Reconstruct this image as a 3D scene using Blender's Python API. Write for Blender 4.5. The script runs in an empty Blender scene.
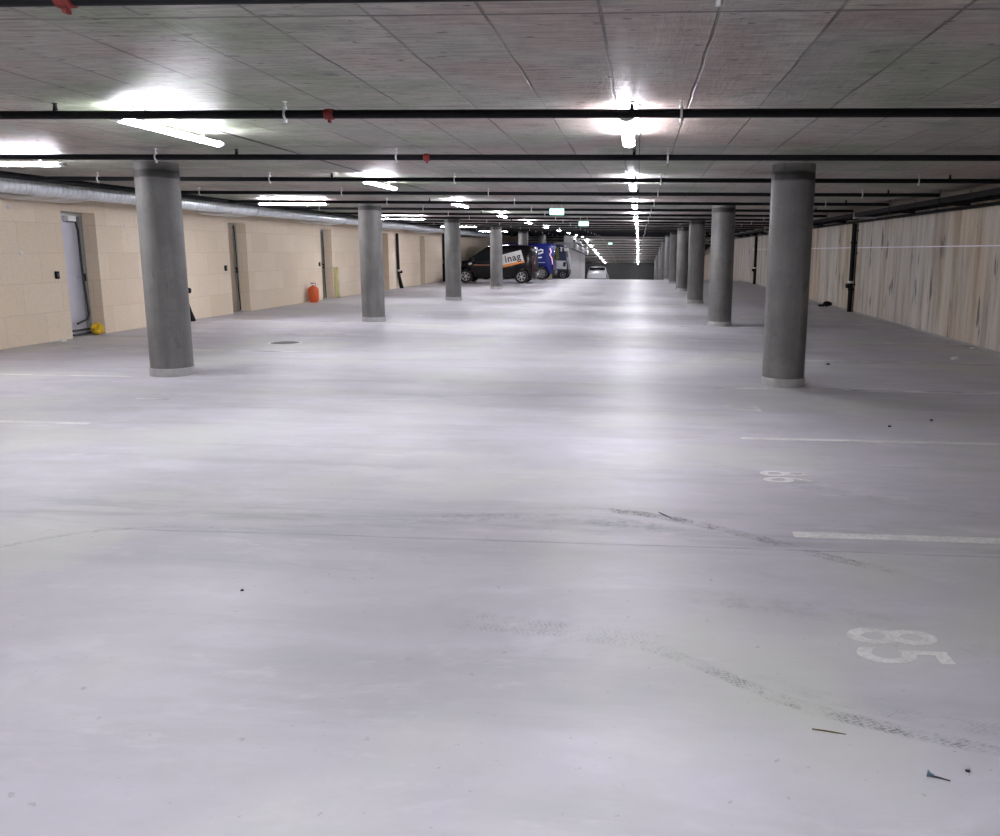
import bpy, bmesh, math, random
from mathutils import Vector, Matrix
random.seed(7)
scene = bpy.context.scene
COL = scene.collection
PI = math.pi

# ------------------------------------------------------------------ basics
ROW = 2.7                      # one parking bay / one sprinkler row
CEIL = 2.643
PIPE_Z = 2.555
WL, WR = -10.03, 5.947         # side wall faces
Y_NEAR, Y_END = -8.0, 95.0

def soft_slope(y, y0, w, s):
    """0 before y0, then falling at slope s, rounded over w metres."""
    if y <= y0: return 0.0
    if y >= y0 + w: return -s * (y - y0 - w / 2)
    t = (y - y0); return -s * t * t / (2 * w)
def floor_z(y): return soft_slope(y, 46.0, 5.0, .062)
def ceil_dz(y): return soft_slope(y, 54.5, 3.4, .0625)
def ceil_z(y): return CEIL + ceil_dz(y)

ORD = ['zeroth', 'first', 'second', 'third', 'fourth', 'fifth', 'sixth', 'seventh', 'eighth', 'ninth', 'tenth', 'eleventh',
       'twelfth', 'thirteenth', 'fourteenth', 'fifteenth', 'sixteenth', 'seventeenth', 'eighteenth', 'nineteenth', 'twentieth']
def ordinal(n):
    if n <= 20: return ORD[n]
    if n == 30: return 'thirtieth'
    return ('twenty-' if n < 30 else 'thirty-') + ORD[n % 10]

# ------------------------------------------------------------------ object helpers
def tag(o, label=None, cat=None, group=None, kind=None):
    if label: o['label'] = label
    if cat: o['category'] = cat
    if group: o['group'] = group
    if kind: o['kind'] = kind
    return o
def link(o, parent=None):
    COL.objects.link(o)
    if parent is not None: o.parent = parent
    return o
def empty(name, loc, label, cat, group=None, rz=0.0):
    o = bpy.data.objects.new(name, None); o.empty_display_size = .1
    o.location = loc; o.rotation_euler = (0, 0, rz)
    link(o); return tag(o, label, cat, group)
def mesh_obj(name, bm, mats, parent=None, smooth=None, loc=None):
    me = bpy.data.meshes.new(name)
    bmesh.ops.recalc_face_normals(bm, faces=bm.faces[:])
    if smooth is not None:
        for f in bm.faces: f.smooth = True
        for e in bm.edges:
            if len(e.link_faces) == 2 and e.calc_face_angle(0) > math.radians(smooth): e.smooth = False
    bm.to_mesh(me); bm.free()
    for m in (mats if isinstance(mats, (list, tuple)) else [mats]): me.materials.append(m)
    o = bpy.data.objects.new(name, me)
    if loc is not None: o.location = loc
    return link(o, parent)
def copy_tree(o, parent=None):
    c = o.copy(); link(c)
    if parent is not None:
        c.parent = parent
    for ch in list(o.children): copy_tree(ch, c)
    return c
def share(name, src, parent, loc=(0, 0, 0), rot=(0, 0, 0)):
    o = bpy.data.objects.new(name, src.data); o.location = loc; o.rotation_euler = rot
    return link(o, parent)

# ------------------------------------------------------------------ bmesh shapes
def box(bm, x0, x1, y0, y1, z0, z1, bevel=0.0):
    r = bmesh.ops.create_cube(bm, size=1.0)
    vs = r['verts']
    for v in vs:
        v.co = Vector((x0 + (v.co.x + .5) * (x1 - x0), y0 + (v.co.y + .5) * (y1 - y0), z0 + (v.co.z + .5) * (z1 - z0)))
    if bevel > 0:
        es = list({e for v in vs for e in v.link_edges})
        bmesh.ops.bevel(bm, geom=es, offset=bevel, segments=2, affect='EDGES', profile=.7)
    return bm
def frame_of(d):
    d = d.normalized()
    a = Vector((0, 0, 1)) if abs(d.z) < .9 else Vector((1, 0, 0))
    u = d.cross(a).normalized(); v = d.cross(u).normalized()
    return u, v
def tube(bm, pts, r, seg=12, caps=True):
    """round bar through pts; r a number or a list."""
    pts = [Vector(p) for p in pts]; n = len(pts)
    rr = r if isinstance(r, (list, tuple)) else [r] * n
    rings = []; u = None
    for i, p in enumerate(pts):
        d = (pts[min(i + 1, n - 1)] - pts[max(i - 1, 0)])
        if d.length < 1e-9: d = Vector((0, 0, 1))
        d.normalize()
        if u is None: u, w = frame_of(d)
        else:
            u = (u - d * u.dot(d)).normalized(); w = d.cross(u).normalized()
        rings.append([bm.verts.new(p + (u * math.cos(2 * PI * k / seg) + w * math.sin(2 * PI * k / seg)) * rr[i]) for k in range(seg)])
    for a, b in zip(rings, rings[1:]):
        for k in range(seg): bm.faces.new((a[k], a[(k + 1) % seg], b[(k + 1) % seg], b[k]))
    if caps:
        bm.faces.new(rings[0][::-1]); bm.faces.new(rings[-1])
    return bm
def lathe(bm, prof, seg=32, center=(0, 0, 0), axis='Z', caps=True):
    """prof: (radius, height) list; closes ends on the axis when radius is 0."""
    c = Vector(center); rings = []
    def P(r, h, k):
        a = 2 * PI * k / seg
        if axis == 'Z': return c + Vector((r * math.cos(a), r * math.sin(a), h))
        if axis == 'Y': return c + Vector((r * math.cos(a), h, r * math.sin(a)))
        return c + Vector((h, r * math.cos(a), r * math.sin(a)))
    for r, h in prof:
        if r < 1e-6: rings.append([bm.verts.new(P(0, h, 0))])
        else: rings.append([bm.verts.new(P(r, h, k)) for k in range(seg)])
    for a, b in zip(rings, rings[1:]):
        for k in range(seg):
            k2 = (k + 1) % seg
            if len(a) == 1 and len(b) == 1: continue
            if len(a) == 1: bm.faces.new((a[0], b[k2], b[k]))
            elif len(b) == 1: bm.faces.new((a[k], a[k2], b[0]))
            else: bm.faces.new((a[k], a[k2], b[k2], b[k]))
    if caps and len(rings[0]) > 1: bm.faces.new(rings[0][::-1])
    if caps and len(rings[-1]) > 1: bm.faces.new(rings[-1])
    return bm
def blob(bm, c, r, sx=1, sy=1, sz=1, rough=.25, sub=2, seed=0):
    rnd = random.Random(seed)
    g = bmesh.ops.create_icosphere(bm, subdivisions=sub, radius=1)
    for v in g['verts']:
        k = r * (1 + rough * (rnd.random() - .5) * 2)
        v.co = Vector((c[0] + v.co.x * k * sx, c[1] + v.co.y * k * sy, c[2] + v.co.z * k * sz))
    return bm
def text_bm(s, size, extrude=.002, offset=0.0, spacing=1.0):
    cu = bpy.data.curves.new('lettering', 'FONT'); cu.body = s; cu.size = size; cu.extrude = extrude; cu.offset = offset
    cu.space_character = spacing; cu.align_x = 'CENTER'; cu.align_y = 'CENTER'
    o = bpy.data.objects.new('lettering', cu); COL.objects.link(o)
    dg = bpy.context.evaluated_depsgraph_get()
    me = bpy.data.meshes.new_from_object(o.evaluated_get(dg))
    bm = bmesh.new(); bm.from_mesh(me)
    bpy.data.objects.remove(o); bpy.data.meshes.remove(me); bpy.data.curves.remove(cu)
    return bm
def place_bm(bm, origin, ex, ey, ez=None):
    ex, ey = Vector(ex), Vector(ey); ez = Vector(ez) if ez else ex.cross(ey)
    o = Vector(origin)
    for v in bm.verts: v.co = o + ex * v.co.x + ey * v.co.y + ez * v.co.z
    return bm

# ------------------------------------------------------------------ materials
class NT:
    def __init__(self, name):
        self.m = bpy.data.materials.new(name); self.m.use_nodes = True
        self.t = self.m.node_tree; self.t.nodes.clear()
        self.out = self.t.nodes.new('ShaderNodeOutputMaterial')
        self.b = self.t.nodes.new('ShaderNodeBsdfPrincipled')
        self.t.links.new(self.b.outputs[0], self.out.inputs[0])
    def n(self, typ, **kw):
        nd = self.t.nodes.new('ShaderNode' + typ)
        for k, v in kw.items(): setattr(nd, k, v)
        return nd
    def put(self, sock, v):
        if hasattr(v, 'is_linked') or isinstance(v, bpy.types.NodeSocket): self.t.links.new(v, sock)
        else:
            if isinstance(v, tuple) and len(v) == 3 and sock.type == 'RGBA': v = v + (1,)
            sock.default_value = v
    def pos(self, kind='Object'):
        if kind == 'World': return self.n('NewGeometry').outputs['Position']
        return self.n('TexCoord').outputs[kind]
    def scale(self, v, s, loc=(0, 0, 0), rot=(0, 0, 0)):
        nd = self.n('Mapping'); self.put(nd.inputs[0], v); nd.inputs['Scale'].default_value = s
        nd.inputs['Location'].default_value = loc; nd.inputs['Rotation'].default_value = rot
        return nd.outputs[0]
    def noise(self, v, sc, det=4, rough=.55, dist=0.0):
        nd = self.n('TexNoise'); self.put(nd.inputs['Vector'], v); nd.inputs['Scale'].default_value = sc
        nd.inputs['Detail'].default_value = det; nd.inputs['Roughness'].default_value = rough; nd.inputs['Distortion'].default_value = dist
        return nd.outputs[0]
    def math(self, op, a, b=0.0, c=0.0):
        nd = self.n('Math', operation=op); self.put(nd.inputs[0], a); self.put(nd.inputs[1], b); self.put(nd.inputs[2], c)
        return nd.outputs[0]
    def ramp(self, v, lo, hi, a=0.0, b=1.0):
        nd = self.n('MapRange'); nd.clamp = True
        self.put(nd.inputs[0], v)
        for i, q in enumerate((lo, hi, a, b)): self.put(nd.inputs[i + 1], q)
        return nd.outputs[0]
    def mix(self, f, a, b, blend='MIX'):
        nd = self.n('Mix', data_type='RGBA', blend_type=blend)
        self.put(nd.inputs[0], f); self.put(nd.inputs[6], a); self.put(nd.inputs[7], b)
        return nd.outputs[2]
    def sep(self, v):
        nd = self.n('SeparateXYZ'); self.put(nd.inputs[0], v); return nd.outputs
    def comb(self, x, y, z):
        nd = self.n('CombineXYZ'); self.put(nd.inputs[0], x); self.put(nd.inputs[1], y); self.put(nd.inputs[2], z); return nd.outputs[0]
    def line(self, coord, at, period, half):
        """1 on thin lines at coord = at + k*period."""
        f = self.math('PINGPONG', self.math('SUBTRACT', coord, at), period / 2)
        return self.ramp(f, half * .5, half, 1.0, 0.0)
    def bump(self, h, strength, dist=.01):
        nd = self.n('Bump'); nd.inputs['Strength'].default_value = strength; nd.inputs['Distance'].default_value = dist
        self.put(nd.inputs['Height'], h); self.t.links.new(nd.outputs[0], self.b.inputs['Normal'])
    def set(self, **kw):
        for k, v in kw.items(): self.put(self.b.inputs[k.replace('_', ' ')], v)
        return self.m

def plain(name, col, rough=.5, metal=0.0, vary=.12, sc=30, coat=0.0, spec=.5):
    t = NT(name); p = t.pos()
    n = t.noise(p, sc, 3)
    c = t.mix(t.ramp(n, .3, .7), tuple(x * (1 - vary) for x in col), tuple(min(1, x * (1 + vary)) for x in col))
    t.set(Base_Color=c, Roughness=t.ramp(n, .2, .8, max(0, rough - .05), min(1, rough + .05)), Metallic=metal, Coat_Weight=coat)
    t.b.inputs['Specular IOR Level'].default_value = spec
    return t.m
def glow(name, col, strength):
    t = NT(name)
    t.set(Base_Color=col, Emission_Color=col, Emission_Strength=strength, Roughness=.4)
    return t.m

def make_floor_mat():
    t = NT('coated_concrete_floor'); p = t.pos('World'); X, Y, Z = t.sep(p)
    big = t.noise(p, .35, 4, .6)
    streak = t.noise(t.scale(p, (.12, .9, 1)), 2.2, 5, .62, .4)
    fine = t.noise(p, 9, 6, .65)
    c = t.mix(t.ramp(big, .35, .68), (.385, .372, .408), (.49, .475, .525))
    c = t.mix(t.ramp(streak, .32, .48, .5, 0.0), c, (.30, .30, .31))
    c = t.mix(t.ramp(fine, .32, .48, .22, 0.0), c, (.42, .42, .42))
    mid = t.noise(t.scale(p, (.55, 1.3, 1), (11, 3, 0)), 1.6, 6, .7, .3)
    c = t.mix(t.ramp(mid, .50, .36, 0, .5), c, (.35, .345, .355)); c = t.mix(t.ramp(mid, .53, .68, 0, .5), c, (.57, .555, .60))
    warm = t.noise(t.scale(p, (1, 1, 1), (4, 9, 0)), .6, 3)
    c = t.mix(t.ramp(warm, .49, .63, 0, .6), c, (.46, .47, .42))
    # a dusty strip where cars turn out of the bays
    dirt = t.math('MULTIPLY', t.ramp(t.math('ABSOLUTE', t.math('SUBTRACT', Y, t.math('ADD', 4.62, t.math('MULTIPLY', X, -.02)))), .05, .45, 1, 0), t.ramp(t.noise(t.scale(p, (.35, 2.2, 1)), 2.6, 6, .65), .45, .62, 0, .62))
    c = t.mix(dirt, c, (.25, .25, .26))
    # floor joint across the hall
    wob = t.math('MULTIPLY', t.math('SUBTRACT', t.noise(t.scale(p, (1, 0, 0)), .9, 2), .5), .06)
    j = t.ramp(t.math('ABSOLUTE', t.math('SUBTRACT', t.math('ADD', Y, wob), 4.345)), .004, .012, .55, 0)
    j = t.math('MULTIPLY', j, t.ramp(X, -3.2, -2.9))
    j = t.math('MULTIPLY', j, t.ramp(t.noise(p, 2.3, 3), .35, .55, .25, 1))
    c = t.mix(j, c, (.17, .17, .17))
    # old tyre scuffs on the right hand bays
    spk = t.ramp(t.noise(p, 22, 2), .70, .74)
    c = t.mix(t.math('MULTIPLY', spk, .45), c, (.22, .22, .21))
    pale = t.ramp(t.noise(t.scale(p, (.6, 1.6, 1), (3, 1, 0)), 1.3, 6, .7), .6, .74, 0, .4)
    c = t.mix(pale, c, (.68, .67, .69))
    rough = t.math('ADD', t.ramp(streak, .3, .7, .56, .42), t.ramp(fine, .3, .7, -.03, .05))
    t.bump(t.math('ADD', t.math('MULTIPLY', fine, .5), t.noise(p, 60, 3)), .06, .004)
    return t.set(Base_Color=c, Roughness=rough)

def make_ceiling_mat():
    t = NT('board_marked_concrete_ceiling'); p = t.pos('World'); X, Y, Z = t.sep(p)
    # each shuttering panel has its own tint
    ix = t.math('FLOOR', t.math('DIVIDE', t.math('ADD', X, .1864), .5143)); iy = t.math('FLOOR', t.math('DIVIDE', t.math('SUBTRACT', Y, 3.79), 2.32))
    wn = t.n('TexWhiteNoise', noise_dimensions='2D'); t.put(wn.inputs['Vector'], t.comb(ix, iy, 0.0))
    v = wn.outputs['Value']
    c = t.mix(v, (.29, .28, .25), (.43, .415, .37))
    hue = t.noise(p, .55, 3)
    c = t.mix(t.ramp(hue, .49, .62, 0, .9), c, (.36, .31, .28))
    c = t.mix(t.ramp(hue, .48, .36, 0, .8), c, (.23, .25, .19))
    grain = t.noise(t.scale(p, (1.4, 9, 1)), 3.0, 6, .68, .2)
    grain2 = t.noise(t.scale(p, (7, 1.2, 1)), 3.0, 5, .65)
    c = t.mix(t.ramp(grain, .36, .56, .8, 0), c, (.135, .13, .12))
    blot = t.noise(t.scale(p, (.8, 1.6, 1), (2, 5, 0)), 1.9, 5, .65)
    c = t.mix(t.ramp(blot, .44, .30, 0, .55), c, (.12, .117, .105)); c = t.mix(t.ramp(blot, .54, .68, 0, .55), c, (.42, .41, .385))
    c = t.mix(t.ramp(grain, .55, .72, 0, .6), c, (.46, .45, .425))
    c = t.mix(t.ramp(grain2, .55, .75, 0, .3), c, (.46, .45, .43))
    c = t.mix(t.ramp(hue, .50, .60, 0, 1), c, (1.0, .90, .87), 'MULTIPLY'); c = t.mix(t.ramp(hue, .48, .38, 0, 1), c, (.90, 1.0, .86), 'MULTIPLY')
    pit = t.math('MULTIPLY', t.ramp(t.noise(t.scale(p, (3.0, 7, 1)), 2.6, 3), .65, .70), .8)
    c = t.mix(pit, c, (.045, .044, .042))
    wx = t.math('MULTIPLY', t.math('SUBTRACT', t.noise(t.scale(p, (0, 1, 0)), 1.7, 3), .5), .03)
    lx = t.line(t.math('ADD', X, wx), -.1864, .5143, .010)
    lx = t.math('MULTIPLY', lx, t.ramp(t.noise(p, 1.1, 3), .36, .6, .15, 1))
    ly = t.line(Y, 3.79, 2.32, .013)
    ly = t.math('MULTIPLY', ly, t.ramp(t.noise(t.scale(p, (1, 1, 1), (7, 2, 0)), 1.3, 3), .35, .55, .3, 1))
    l = t.math('MAXIMUM', lx, ly)
    c = t.mix(t.math('MULTIPLY', l, .8), c, (.035, .033, .03))
    h = t.math('SUBTRACT', t.math('ADD', t.math('MULTIPLY', grain, .7), t.math('MULTIPLY', grain2, .5)), t.math('MULTIPLY', t.math('MAXIMUM', l, pit), .8))
    t.bump(h, .75, .025)
    return t.set(Base_Color=c, Roughness=t.ramp(grain, .3, .7, .36, .55))

def make_block_mat():
    t = NT('beige_sand_lime_blocks'); p = t.pos('World'); X, Y, Z = t.sep(p)
    br = t.n('TexBrick'); t.put(br.inputs['Vector'], t.comb(t.math('ADD', Y, X), Z, 0.0))
    br.offset = .5
    for k, vv in (('Scale', 1.0), ('Mortar Size', .004), ('Mortar Smooth', .3), ('Brick Width', .9), ('Row Height', .5), ('Bias', 0.0)): br.inputs[k].default_value = vv
    br.inputs['Color1'].default_value = (.71, .59, .44, 1); br.inputs['Color2'].default_value = (.78, .665, .52, 1); br.inputs['Mortar'].default_value = (.52, .42, .32, 1)
    n = t.noise(p, 2.2, 5, .6); f = t.noise(p, 26, 4, .6)
    c = t.mix(t.ramp(n, .35, .7, 0, .45), br.outputs['Color'], (.70, .60, .50))
    c = t.mix(t.ramp(f, .35, .5, .25, 0), c, (.50, .39, .29))
    t.bump(t.math('SUBTRACT', t.math('MULTIPLY', f, .3), br.outputs['Fac']), .25, .006)
    return t.set(Base_Color=c, Roughness=.85)

def make_right_wall_mat():
    t = NT('streaked_cast_concrete_wall'); p = t.pos('World'); X, Y, Z = t.sep(p)
    vs = t.noise(t.scale(p, (0, 1.0, .10)), 2.4, 5, .65)
    v2 = t.noise(t.scale(p, (0, 1.0, .04), (0, 31, 0)), 7, 4, .6)
    m = t.noise(p, .8, 4)
    c = t.mix(t.ramp(m, .38, .62), (.50, .46, .395), (.52, .425, .31))
    pn = t.noise(t.scale(p, (0, 1.0, .06), (0, 17, 3)), .55, 3, .6)
    c = t.mix(t.ramp(pn, .42, .62, 0, .8), c, (.53, .515, .48)); c = t.mix(t.ramp(pn, .46, .36, 0, .7), c, (.46, .35, .225))
    c = t.mix(t.ramp(vs, .46, .66, 0, .75), c, (.22, .165, .12))
    c = t.mix(t.ramp(vs, .46, .32, 0, .6), c, (.56, .545, .51))
    c = t.mix(t.ramp(v2, .56, .7, 0, .4), c, (.20, .165, .155))
    seam = t.line(Y, 15.2, 2.4, .018); c = t.mix(t.math('MULTIPLY', seam, .3), c, (.2, .18, .15))
    dk = t.math('MULTIPLY', t.ramp(t.noise(t.scale(p, (0, 1.0, .22), (0, 5, 2)), 4.4, 3), .62, .68), .85)
    c = t.mix(dk, c, (.09, .075, .07))
    f = t.noise(p, 22, 4)
    c = t.mix(t.ramp(f, .3, .5, .25, 0), c, (.25, .23, .21))
    t.bump(t.math('ADD', f, t.math('MULTIPLY', vs, .8)), .2, .008)
    return t.set(Base_Color=c, Roughness=.72)

def make_column_mat():
    t = NT('smooth_dark_column_concrete'); p = t.pos('World'); X, Y, Z = t.sep(p)
    o = t.pos('Object'); ox, oy, oz = t.sep(o)
    n = t.noise(p, 2.3, 5, .6); vs = t.noise(t.scale(p, (4, 4, .3)), 1.6, 4, .6); f = t.noise(p, 18, 5, .65)
    c = t.mix(t.ramp(n, .35, .65), (.105, .103, .098), (.15, .148, .142))
    c = t.mix(t.ramp(vs, .5, .7, 0, .5), c, (.19, .187, .18))
    c = t.mix(t.ramp(vs, .48, .32, 0, .5), c, (.08, .078, .075))
    c = t.mix(t.ramp(f, .34, .5, .3, 0), c, (.085, .083, .08))
    wob = t.math('MULTIPLY', t.math('SUBTRACT', t.noise(p, 5, 3), .5), .05)
    zz = t.math('ADD', oz, wob)
    band = t.ramp(t.math('ABSOLUTE', t.math('SUBTRACT', zz, 2.50)), .035, .06, .95, 0)     # darker band around the shaft near its top
    c = t.mix(band, c, (.02, .02, .019))
    b2 = t.ramp(t.math('ABSOLUTE', t.math('SUBTRACT', zz, .84)), .006, .02, .35, 0)      # pour seam
    c = t.mix(b2, c, (.1, .1, .095))
    spot = t.math('MULTIPLY', t.ramp(t.noise(t.scale(p, (5, 5, 2.2)), 1.6, 3), .66, .72), .6)
    c = t.mix(spot, c, (.06, .06, .055))
    t.bump(f, .12, .006)
    return t.set(Base_Color=c, Roughness=.6)

M = {}
M['floor'] = make_floor_mat(); M['ceiling'] = make_ceiling_mat(); M['block'] = make_block_mat()
M['rwall'] = make_right_wall_mat(); M['column'] = make_column_mat()
M['collar'] = plain('pale_column_footing', (.30, .295, .29), .7, vary=.15, sc=8)
M['grey_wall'] = plain('light_grey_render', (.42, .415, .41), .85, vary=.08, sc=3)
M['dark_wall'] = plain('dark_shutter', (.032, .033, .033), .6, vary=.2, sc=3)
M['black_pipe'] = plain('black_painted_pipe', (.007, .0075, .009), .55, vary=.3, spec=.15)
M['black_matt'] = plain('black_matt', (.008, .008, .009), .7, vary=.3, spec=.15)
M['red'] = plain('red_coupling', (.20, .014, .010), .5)
M['zinc'] = plain('galvanised_steel', (.62, .64, .66), .35, 1.0, .1, 14)
M['zinc_pale'] = plain('pale_zinc', (.72, .73, .74), .45, .4, .05)
M['white_plastic'] = plain('white_plastic', (.75, .75, .74), .45, vary=.04)
M['tube'] = glow('led_tube_diffuser', (.925, .915, 1.0), 137.0)
M['paint'] = None
def make_paint(name, col, wear):
    t = NT(name); p = t.pos('World')
    n = t.noise(p, 38, 4, .7); n2 = t.noise(p, 2.5, 3)
    c = t.mix(t.ramp(n, .35, .65), tuple(x * .95 for x in col), col)
    tr = t.n('BsdfTransparent'); mx = t.n('MixShader')
    fac = t.math('MULTIPLY', t.ramp(n, .35, .62, .80, .96), t.ramp(n2, .3, .6, 1 - wear, 1.0))
    t.t.links.new(tr.outputs[0], mx.inputs[1]); t.t.links.new(t.b.outputs[0], mx.inputs[2]); t.put(mx.inputs[0], fac)
    t.t.links.new(mx.outputs[0], t.out.inputs[0])
    return t.set(Base_Color=c, Roughness=.5)
M['paint'] = make_paint('worn_white_road_paint', (.76, .75, .73), .25)
M['paint_old'] = make_paint('faded_white_road_paint', (.74, .73, .71), .6)

# ------------------------------------------------------------------ setting
def strip_surface(name, x0, x1, ys, zf, mat, up=True):
    bm = bmesh.new(); prev = None
    for y in ys:
        a = bm.verts.new((x0, y, zf(y))); b = bm.verts.new((x1, y, zf(y)))
        if prev: bm.faces.new((prev[0], prev[1], b, a))
        prev = (a, b)
    ext = bmesh.ops.extrude_face_region(bm, geom=bm.faces[:])
    for g in ext['geom']:
        if isinstance(g, bmesh.types.BMVert): g.co.z += (-.2 if up else .25)
    o = mesh_obj(name, bm, mat); o['kind'] = 'structure'
    return o
YS = [Y_NEAR, 0, 20, 40] + [44 + i * .5 for i in range(34)] + [62, 70, 80, Y_END + .3]
strip_surface('floor', WL - .36, WR + .25, YS, floor_z, M['floor'], True)
strip_surface('ceiling', WL - .36, WR + .25, [q for q in YS if q < 54.4] + [54.4], ceil_z, M['ceiling'], False)
strip_surface('ceiling', WL - .36, WR + .25, [54.4] + [q for q in YS if q > 54.4], ceil_z, M['ceiling'], False)

# left wall of beige blocks with door recesses
DOORS = [(13.79, 14.69), (19.62, 20.54), (25.46, 26.40), (31.62, 32.50), (37.28, 38.16)]
DOOR_H = 2.22; DEEP = .30
def wall_slab(bm, x0, x1, y0, y1, zb=None, zt=None):
    """upright slab that follows the sloping floor and slab."""
    n = max(1, int((y1 - y0) / 2.0)) if y1 > 44 else 1
    cols = []
    for i in range(n + 1):
        y = y0 + (y1 - y0) * i / n
        b = floor_z(y) - .05 if zb is None else zb
        tz = ceil_z(y) + .03 if zt is None else zt
        cols.append([bm.verts.new(c) for c in ((x0, y, b), (x1, y, b), (x1, y, tz), (x0, y, tz))])
    for a, b in zip(cols, cols[1:]):
        for k in range(4): bm.faces.new((a[k], a[(k + 1) % 4], b[(k + 1) % 4], b[k]))
    bm.faces.new(cols[0][::-1]); bm.faces.new(cols[-1])
bm = bmesh.new(); y = Y_NEAR
for a, b in DOORS:
    wall_slab(bm, WL - DEEP, WL, y, a); wall_slab(bm, WL - DEEP, WL, a, b, DOOR_H); y = b
wall_slab(bm, WL - DEEP, WL, y, Y_END)
tag(mesh_obj('wall_left', bm, M['block']), kind='structure')
bm = bmesh.new(); wall_slab(bm, WR, WR + .25, Y_NEAR, Y_END)
tag(mesh_obj('wall_right', bm, M['rwall']), kind='structure')
bm = bmesh.new(); box(bm, WL - .3, WR + .25, Y_NEAR - .25, Y_NEAR, -.05, CEIL + .05)
tag(mesh_obj('wall_near', bm, M['grey_wall']), kind='structure')
# far end: dark rolling shutter wall with a lintel band
bm = bmesh.new()
zf, zc_ = floor_z(Y_END), ceil_z(Y_END)
nsl = 22; sx0, sx1 = WL - .3, WR + .25
for i in range(nsl):
    h0 = zf + (zc_ - .34 - zf) * i / nsl; h1 = zf + (zc_ - .34 - zf) * (i + .86) / nsl
    box(bm, sx0, sx1, Y_END, Y_END + .05, h0, h1)
box(bm, sx0, sx1, Y_END + .03, Y_END + .3, zf - .1, zc_ + .1)
box(bm, sx0, sx1, Y_END - .18, Y_END + .1, zc_ - .36, zc_ + .05)
tag(mesh_obj('wall_far', bm, M['dark_wall']), kind='structure')
# stair core standing out from the left wall, with the ramp slab over it
bm = bmesh.new(); wall_slab(bm, -4.75, -4.32, 52.0, 60.2); wall_slab(bm, -4.95, -4.62, 60.2, 60.9); wall_slab(bm, -4.75, -4.34, 60.9, 66.2)
tag(mesh_obj('wall_core', bm, M['grey_wall']), kind='structure')
bm = bmesh.new()
def slope_beam(x0, x1, y0, y1, zt0, zt1, th):
    vs = [bm.verts.new(c) for c in ((x0, y0, zt0 - th), (x1, y0, zt0 - th), (x1, y0, zt0), (x0, y0, zt0), (x0, y1, zt1 - th), (x1, y1, zt1 - th), (x1, y1, zt1), (x0, y1, zt1))]
    for q in ((0, 1, 2, 3), (7, 6, 5, 4), (0, 4, 5, 1), (1, 5, 6, 2), (2, 6, 7, 3), (3, 7, 4, 0)): bm.faces.new([vs[i] for i in q])
slope_beam(-5.3, -4.1, 51.6, 67.0, 2.12, 1.64, .40)
slope_beam(-5.3, -4.16, 54.0, 67.0, 2.30, 1.86, .12)
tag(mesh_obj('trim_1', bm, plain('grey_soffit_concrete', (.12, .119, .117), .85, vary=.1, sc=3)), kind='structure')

# doors in the recesses
M['leaf'] = plain('white_door_leaf', (.62, .62, .70), .45, vary=.05, sc=4)
M['leaf_tan'] = plain('tan_door_leaf', (.42, .33, .24), .6, vary=.08, sc=4)
M['steel_frame'] = plain('grey_green_steel_frame', (.33, .35, .33), .4, .3, .1)
for i, (a, b) in enumerate(DOORS):
    root = bpy.data.objects.new('door_%d' % (i + 1), None); root.location = (WL - DEEP, a, 0); link(root); root['kind'] = 'structure'
    w = b - a
    bm = bmesh.new()
    box(bm, -.04, .05, 0, .06, 0, DOOR_H); box(bm, -.04, .05, w - .07, w, 0, DOOR_H); box(bm, -.04, .05, .06, w - .07, DOOR_H - .07, DOOR_H)
    mesh_obj('door_frame', bm, M['steel_frame'], root)
    bm = bmesh.new(); box(bm, -.06, -.015, .05, w - .06, .01, DOOR_H - .06, .004)
    mesh_obj('door_leaf', bm, M['leaf'] if i == 0 else M['leaf_tan'], root)
    bm = bmesh.new(); tube(bm, [(-.015, w - .15, 1.05), (.045, w - .15, 1.05), (.05, w - .17, 1.05), (.05, w - .29, 1.05)], .011, 8)
    mesh_obj('door_handle', bm, M['zinc'], root, 40)
    bm = bmesh.new(); box(bm, .005, .055, w - .085, w - .045, .98, 1.12, .004)
    mesh_obj('strike_plate', bm, M['black_matt'], root)
# right wall: thin white line
bm = bmesh.new(); box(bm, WR - .003, WR + .01, 6.0, 44.0, 1.748, 1.770)
M['line_white'] = plain('white_wall_line', (.78, .76, .86), .6, vary=.1, sc=3)
tag(mesh_obj('trim_2', bm, M['line_white']), kind='structure')
# strip along the foot of the right wall
bm = bmesh.new(); wall_slab(bm, WR - .012, WR + .01, Y_NEAR, 46, -.02, .035)
M['skirt'] = plain('grey_sealant', (.27, .265, .26), .7)
tag(mesh_obj('baseboard_right', bm, M['skirt']), kind='structure')

# ------------------------------------------------------------------ columns
COL_R = .254
def column_meshes():
    bm = bmesh.new(); lathe(bm, [(COL_R, .10), (COL_R, CEIL)], 56)
    sh = mesh_obj('shaft', bm, M['column'], None, 40)
    bm = bmesh.new(); lathe(bm, [(COL_R + .012, -.02), (COL_R + .012, .094), (COL_R + .004, .105), (COL_R - .02, .105)], 56)
    co = mesh_obj('footing_collar', bm, M['collar'], None, 40)
    return sh, co
proto_sh, proto_co = column_meshes(); first_col = [True]
def column(x, y, label, group):
    root = empty('concrete_column', (x, y, floor_z(y)), label, 'column', group)
    root['kind'] = 'thing'
    if first_col[0]:
        sh, co = proto_sh, proto_co; sh.parent = root; co.parent = root; first_col[0] = False
    else:
        sh = share('shaft', proto_sh, root); co = share('footing_collar', proto_co, root)
    if y > 44:
        sh.scale = (1, 1, (ceil_z(y) - floor_z(y)) / CEIL)
    rz = random.uniform(0, 6.28); sh.rotation_euler = (0, 0, rz)
    return root
RNAME = {0: 'thick round concrete column in front, beside the bays with white numbers', 1: 'round concrete column second in the row along the streaked wall side',
         2: 'round concrete column third in the row along the streaked wall side'}
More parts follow.
